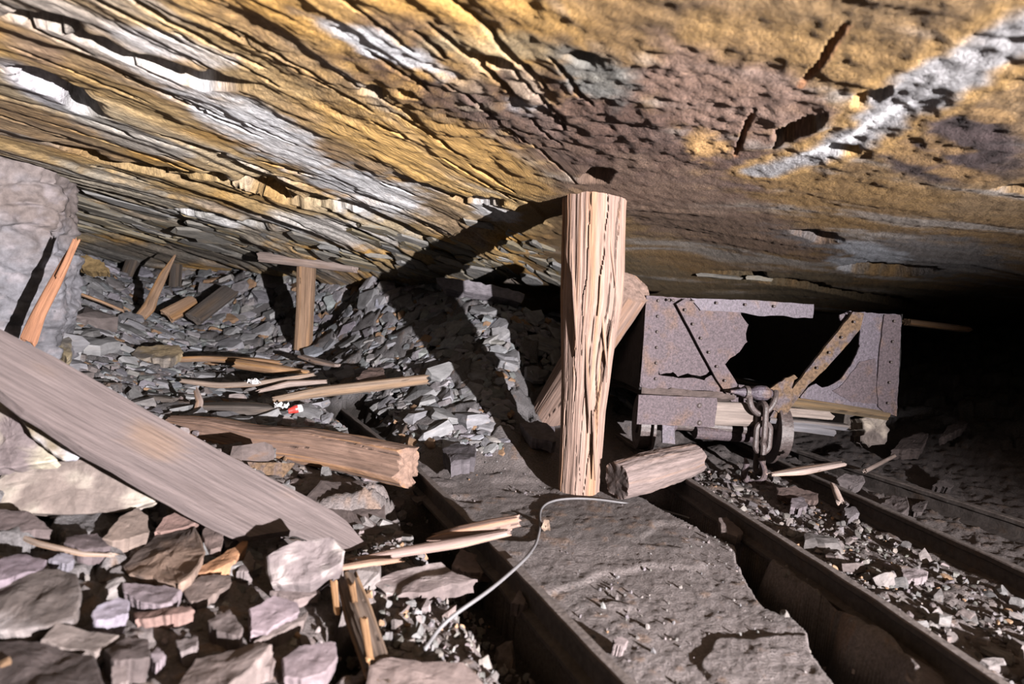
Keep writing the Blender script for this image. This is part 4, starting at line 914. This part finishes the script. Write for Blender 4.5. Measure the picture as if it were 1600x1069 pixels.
cp('top_bar', [(1080,466),(1130,468),(1175,469),(1272,476),(1270,497),(1255,496),(1240,497),(1225,493),(1185,494),(1160,488),(1095,485)], .010, .010, 'rust_blue', .5)
sl1 = cp('strap', [(1057,475),(1070,467),(1082,471),(1108,524),(1128,562),(1150,596),(1176,650),(1160,657),(1146,632),(1118,590)], .010, .024, 'rust', .2, 30)
sl2 = cp('strap', [(1333,488),(1351,489),(1345,515),(1318,546),(1290,577),(1262,603),(1228,648),(1208,662),(1202,652),(1222,622),(1236,612),(1252,590),(1285,548)], .012, .024, 'rust_orange', .8, 40)
cp('gusset', [(1204,606),(1222,596),(1240,585),(1246,590),(1238,600),(1240,622),(1222,648),(1206,640)], .010, .034, 'rust_orange', 1.4, 30)
cp('front_sheet', [(1320,489),(1352,488),(1409,492),(1405,570),(1401,650),(1385,646),(1330,638),(1262,633),(1250,620),(1268,602),(1276,600),(1285,606),(1295,603),(1313,594),(1329,573),(1343,542),(1344,514),(1340,500)], m='rust_blue', jit=.9, n=70)
cp('front_sheet', [(1312,492),(1330,486),(1336,490),(1322,504),(1313,502)], m='rust_blue', lift=-.01, n=14)
cp('corner_angle', [(1382,491),(1409,492),(1405,570),(1401,651),(1383,645),(1372,636),(1370,600),(1376,540)], lift=.008, m='rust', jit=.5, n=30)
cp('patch_plate', [(1318,600),(1345,565),(1368,560),(1372,632),(1330,628),(1300,612)], lift=.004, m='rust', jit=1, n=24)
bufl = cp('buffer_plate', [(998,617),(1120,622),(1121,630),(1116,668),(1060,665),(995,663)], .012, .055, 'rust', .3, 24)
def ccol(o): return o
# rivets: small domes on the straps and angles
rv = []
def rivet(px, py, lift, r=.006):
    c = PL(px, py, arr(p0)+cn*lift, cn); rv.append((c, r))
for i in range(6): rivet(np.interp(i, [0, 5], [1029, 1025]), np.interp(i, [0, 5], [470, 592]), .013)
for t_ in np.linspace(.06, .95, 8): rivet(1065+(1163-1065)*t_, 474+(648-474)*t_, .034)
for t_ in np.linspace(.05, .55, 4): rivet(1341+(1225-1341)*t_, 496+(640-496)*t_, .036)
for i in range(5): rivet(np.interp(i, [0, 4], [1398, 1388]), np.interp(i, [0, 4], [502, 630]), .016)
for px in (1045, 1052, 1083, 1120, 1165, 1210): rivet(px, 469+(px-1045)*.06, .020)
def rivets(lst, parent):
    V, f, o = [], [], 0
    for c, r in lst:
        for k in range(8):
            a = k*math.pi/4; d = sd*math.cos(a)+np.array([0, 0, 1.])*math.sin(a)
            V += [c+d*r, c+d*r*.65+cn*r*.5]
        V.append(c+cn*r*.75)
        for k in range(8):
            j = (k+1) % 8; f += [(o+2*k, o+2*j, o+2*j+1, o+2*k+1), (o+2*k+1, o+2*j+1, o+16)]
        o += 17
    return V, f
for c_ in rv:
    V, f = rivets([c_], cart); link('rivet', mesh('rivet', V, f, M['iron']), cart)
for px, py in ((1093,634),(1093,661)):
    V, f = rivets([(PL(px, py, arr(p0)+cn*.056, cn), .010)], bufl); link('rivet', mesh('rivet', V, f, M['iron']), bufl)
# box in cart coordinates: s across, t along (away), z up
def cpt(px, py, t): return PL(px, py, p0, cn)+rd*t
TL, TR, BL, BR = cpt(1010,462,0), cpt(1411,491,0), cpt(1000,606,0), cpt(1401,650,0)
DEP = 1.15
def quadbox(name, A, B, C_, D, th, m, parent=None):
    A, B, C_, D = map(arr, (A, B, C_, D)); n = np.cross(B-A, D-A); n /= np.linalg.norm(n)
    nu, nv_ = 12, 8; V = []
    for side in (0, 1):
        for i in range(nv_+1):
            for j in range(nu+1):
                p = (A*(1-j/nu)+B*j/nu)*(1-i/nv_)+(D*(1-j/nu)+C_*j/nu)*i/nv_
                V.append(p-n*th*side+n*.004*math.sin(i*1.3+j*2.1))
    V = np.array(V); k = (nu+1)*(nv_+1); f = []
    for i in range(nv_):
        for j in range(nu):
            a = i*(nu+1)+j; q = (a, a+1, a+nu+2, a+nu+1); f += [q, tuple(x+k for x in q[::-1])]
    ed = [j for j in range(nu+1)]+[(i*(nu+1)+nu) for i in range(1, nv_+1)]+[nv_*(nu+1)+j for j in range(nu-1, -1, -1)]+[i*(nu+1) for i in range(nv_-1, 0, -1)]
    for i in range(len(ed)): a, b = ed[i], ed[(i+1) % len(ed)]; f.append((a, b, b+k, a+k))
    me = mesh(name, V, f, M[m]); bm = bmesh.new(); bm.from_mesh(me); bmesh.ops.recalc_face_normals(bm, faces=bm.faces); bm.to_mesh(me); bm.free(); return link(name, me, parent or cart)
q_ = rd*DEP; e_ = rd*.008
dz = np.array([0, 0, -.02])
quadbox('side_sheet', TL+e_, TL+q_+dz*2, BL+q_, BL+e_, .006, 'shade_black')
quadbox('side_sheet', TR+e_, TR+q_+dz*2, BR+q_, BR+e_, .006, 'shade_black')
quadbox('back_sheet', TL+q_+dz*2, TR+q_+dz*2, BR+q_, BL+q_, .006, 'shade_black')
quadbox('floor_sheet', BL+e_, BR+e_, BR+q_, BL+q_, .008, 'shade_black')
# timber headstock and frame
def pw(name, pts, w, h, pal, seed, parent=None, **k):
    v, f, c, gr = timber(pts, [(w, h)]*len(pts), pal, seed, nt=k.pop('nt', 24), nl=k.pop('nl', 40), sq=k.pop('sq', 7), amp=k.pop('amp', .05), cracks=k.pop('cracks', 3), fray=k.pop('fray', (.01, .02)), **k)
    return link(name, mesh(name, v, f, M['wood'], c, gr), parent or cart)
CW = ((.30, .25, .22), (.20, .16, .14), (.04, .03, .03), (.22, .16, .12)); CG = ((.17, .165, .18), (.12, .115, .125), (.03, .03, .03), (.16, .12, .09))
pw('headstock', [cpt(1000,640,.0)+cn*.02, cpt(1090,643,.0)+cn*.02, cpt(1180,646,.0)+cn*.02], .03, .045, CW, 31)
pw('headstock', [cpt(1208,642,.02), cpt(1260,646,.02), cpt(1303,650,.02)], .03, .018, CW, 32, fray=(.01, .05))
pw('frame_plank', [cpt(1195,655,.0), cpt(1260,661,.0), cpt(1328,668,.0)], .03, .012, CG, 33, fray=(.01, .05))
pw('frame_plank', [cpt(1205,664,.01)+cn*.02, cpt(1250,668,.01)+cn*.02, cpt(1300,675,.01)+cn*.02], .02, .014, CG, 34)
pw('sill', [cpt(1225,627,.01), cpt(1320,640,.01), cpt(1390,650,.01)], .02, .018, ((.15, .105, .06), (.09, .065, .04), (.02, .015, .01), (.18, .11, .05)), 35, amp=.2, cracks=6)
pw('frame_beam', [BL+sd*.15+rd*.06+dz*1.5, BL+sd*.15+rd*(DEP-.05)+dz*1.5], .035, .04, DARKW, 36)
pw('frame_beam', [BR-sd*.15+rd*.06+dz*1.5, BR-sd*.15+rd*(DEP-.05)+dz*1.5], .035, .04, DARKW, 37)
pw('cross_beam', [BL+sd*.02+rd*.5+dz*1.2, BR-sd*.02+rd*.5+dz*1.2], .035, .035, DARKW, 38)
# wheels and axles
def disc(c, axis, prof, n=36):
    axis = arr(axis)/np.linalg.norm(axis); u = np.cross(axis, (0, 0, 1.)); u /= np.linalg.norm(u); v = np.cross(axis, u); V = []
    for a, r in prof:
        for k in range(n): t = 2*math.pi*k/n; V.append(c+axis*a+(u*math.cos(t)+v*math.sin(t))*r)
    m = len(prof); f = [(i*n+k, i*n+(k+1) % n, (i+1)*n+(k+1) % n, (i+1)*n+k) for i in range(m-1) for k in range(n)]+[tuple(range(n))[::-1], tuple(range((m-1)*n, m*n))]
    return V, f
WR = .105
for t_ in (.06, .85):
    wc = []
    for rl, s in ((RR, 1), (RT, -1)):
        y = p0[1]+rd[1]*t_; pts = sorted([arr(p) for p in rl], key=lambda p: p[1]); xx = np.interp(y, [p[1] for p in pts], [p[0] for p in pts])
        wc.append(np.array([xx, y, ZR+WR]))
    ax = wc[1]-wc[0]; ax /= np.linalg.norm(ax)
    V, f = tube([wc[0]-ax*.03+ax*j*(np.linalg.norm(wc[1]-wc[0])+.06)/12 for j in range(13)], .022, 14); axle = link('axle', mesh('axle', V, f, M['iron']), cart)
    for c_, s in zip(wc, (1, -1)):
        prof = [(-.032, .025), (-.032, .04), (-.024, .045), (-.022, .07), (-.026, .085), (-.026, WR), (.016, WR), (.018, WR+.022), (.028, WR+.022), (.028, .085), (.02, .07), (.024, .04), (.03, .038), (.03, .025)]
        if s < 0: prof = [(-a, r) for a, r in prof][::-1]
        V, f = disc(c_, ax, prof); wh = link('wheel', mesh('wheel', V, f, M['iron']), cart)
    for c_, s in zip(wc, (-1, 1)):
        bx = c_-ax*s*.085
        V = []; hx, hy, hz = .03, .05, .045
        for zz in (-1, -.6, .6, 1):
            k = .8 if abs(zz) == 1 else 1
            for a, b in ((-1, -1), (1, -1), (1, 1), (-1, 1)): V.append(bx+ax*a*hx*k+rd*b*hy*k+np.array([0, 0, zz*hz+.02]))
        f = [(0, 3, 2, 1), (12, 13, 14, 15)]+[(i*4+k, i*4+(k+1) % 4, i*4+4+(k+1) % 4, i*4+4+k) for i in range(3) for k in range(4)]
        link('axle_box', mesh('axle_box', V, f, M['rust']), cart)
# thicker tie shaft seen under the headstock
V, f = tube([cpt(np.interp(i, [0, 10], [1100, 1228]), np.interp(i, [0, 10], [682, 691]), .08) for i in range(11)], .026, 14); link('tie_shaft', mesh('tie_shaft', V, f, M['rust']), cart)
cp('hanger_plate', [(1035,664),(1054,666),(1055,694),(1035,692)], .01, -.03, 'rust_blue', .2, 12)
# drawbar pin, shackle, chain and hook
def CH(px, py, o=.06): return PL(px, py, arr(p0)+cn*o, cn)
V, f = tube([CH(1141+64*i/8, 612+3*i/8, .07) for i in range(9)], [.006, .008, .013, .019, .012, .026, .028, .027, .014], 12); pin = link('drawbar_pin', mesh('drawbar_pin', V, f, M['rust_blue']), cart)
V, f = disc(CH(1166, 613, .07), CH(1200, 615, .07)-CH(1166, 613, .07), [(-.008, .012), (-.008, .024), (.008, .024), (.008, .012)], 16); link('nut', mesh('nut', V, f, M['iron']), pin)
V, f = tube(smooth_path([CH(1172,612,.055), CH(1171,622,.08), CH(1173,636,.085), CH(1184,648,.085), CH(1196,646,.085), CH(1207,634,.085), CH(1212,622,.08), CH(1212,612,.06)], 30), .011, 10); shk = link('shackle', mesh('shackle', V, f, M['iron']), cart)
def chain_link(c, long, wide, across, r=.011):
    long, across = arr(long), arr(across); L = np.linalg.norm(long); l = long/L; a = across-l*np.dot(across, l); a /= np.linalg.norm(a); pts = []
    hl = L/2-wide
    for k in range(28):
        t = 2*math.pi*k/28; pts.append(arr(c)+l*(math.cos(t)*wide+(hl if math.cos(t) > 0 else -hl))+a*math.sin(t)*wide)
    return tube(pts, r, 8, True)
lk = [((1190,660), 60, .020, cn), ((1192,684), 46, .022, sd), ((1187,715), 50, .018, cn)]
par = shk
for (px, py), ln, wd, ac in lk:
    wd *= 1.25
    c_ = CH(px, py, .085); l = CH(px-2, py+ln/2, .085)-CH(px+2, py-ln/2, .085)
    V, f = chain_link(c_, l, wd, ac); link('chain_link', mesh('chain_link', V, f, M['iron']), shk)
V, f = tube(smooth_path([CH(1187,716,.10), CH(1194,730,.12), CH(1196,742,.13), CH(1190,753,.13), CH(1178,757,.13), CH(1166,752,.13), CH(1161,740,.13), CH(1168,727,.13), CH(1164,716,.13)], 40), list(np.interp(np.linspace(0, 1, 40), [0, .5, .9, 1], [.009, .013, .011, .004])), 10)
link('hook', mesh('hook', V, f, M['rust']), shk)
# caked lump of ore and mud hanging at the cart's right corner
lump = rock('lump', '', '', [(1342,655),(1360,648),(1386,650),(1390,672),(1384,695),(1360,698),(1345,690),(1350,675)], (.26, .235, .21), .09, nv=(.1, -1, .25), p0=cpt(1365,672,-.01), seed=88, rough=.018, jit=2, stain=(.38, .33, .27), stain_w=.5, parent=cart)
tin = rock('mud_cake', '', '', [(1003,604),(1020,602),(1030,610),(1050,606),(1080,610),(1120,612),(1150,618),(1150,624),(1100,620),(1003,617)], (.16, .13, .115), .03, nv=(0, -1, .6), p0=cpt(1070,612,.0)+cn*.03, seed=89, rough=.006, jit=1, parent=cart)

# ---------------------------------------------------------------- cable, can, scraps
cpx = [(664,1015),(672,998),(690,975),(715,955),(745,938),(775,915),(800,893),(822,873),(838,850),(845,822),(842,800),(850,786),(872,779),(900,778),(940,780),(985,788),(1030,796),(1078,810)]
cpts = []
for i, (px, py) in enumerate(cpx):
    q = FL(px, py); r = ray(px, py); cpts.append(q-r*(max(.012, (.075 if 2 < i < 8 else .03)-q[2] if i < 8 else .012)/-r[2]))
V, f = tube(smooth_path(cpts, 90), .0036, 8)
tag(link('cable', mesh('cable', V, f, M['cable'], smooth=True), None, base_of(V)), 'thin grey cable looping over the trodden floor in front of the prop', 'cable')
def can(px, py, d, s, rot, label, name='crumpled_can'):
    c_ = P(px, py, d); o = root(name, c_-np.array([0, 0, s*.6]), label, 'can')
    r = random.Random(px); ax = arr((math.cos(rot), math.sin(rot), .25)); n = 16
    for nm, a0, a1, m in (('body', -.9, .35, 'can_red'), ('band', .35, .7, 'can_white'), ('top', .7, 1.0, 'can_white')):
        prof = [(a0*s, .30*s if a0 < -.8 else .52*s), ((a0*.6+a1*.4)*s, .42*s if nm == 'body' else .53*s), ((a0*.3+a1*.7)*s, .55*s), (a1*s, .52*s if a1 < .9 else .40*s)]
        V, f = disc(c_, ax, prof, n); V = np.array(V); V = V+(.12*s*fbm(V[:, 0]*40, V[:, 1]*40, V[:, 2]*40, o=2, seed=px))[:, None]*arr((.6, .5, 1))
        link(nm, mesh(nm, V, f, M[m]), o)
can(461, 640, 2.58, .028, .5, 'crumpled red and white drinks can on the rubble')
def scrap(px, py, d, s, m, label, seed):
    r = random.Random(seed); c_ = P(px, py, d); V = []; n = 6
    for i in range(n):
        for j in range(n): V.append(c_+np.array([(i-2.5)*s/5, (j-2.5)*s/7, s*.25*r.uniform(-1, 1)+s*.3]))
    me = mesh('scrap', np.array(V), gridfaces(n, n).tolist(), M[m]); o = link('scrap', me, None, base_of(V)); md = o.modifiers.new('t', 'SOLIDIFY'); md.thickness = .002; return tag(o, label, 'scrap')
scrap(397, 601, 2.85, .045, 'can_white', 'small crumpled white paper scrap on the bowed lath', 1)
scrap(440, 640, 2.6, .05, 'can_white', 'torn white scrap lying beside the crumpled can', 2)
rock('stone', 'small pale quartz lump beside the bend of the cable', 'stone', [(846,822),(850,810),(858,812),(861,826),(853,832)], (.50, .40, .30), .025, (0, -.5), .01, 95, .5)
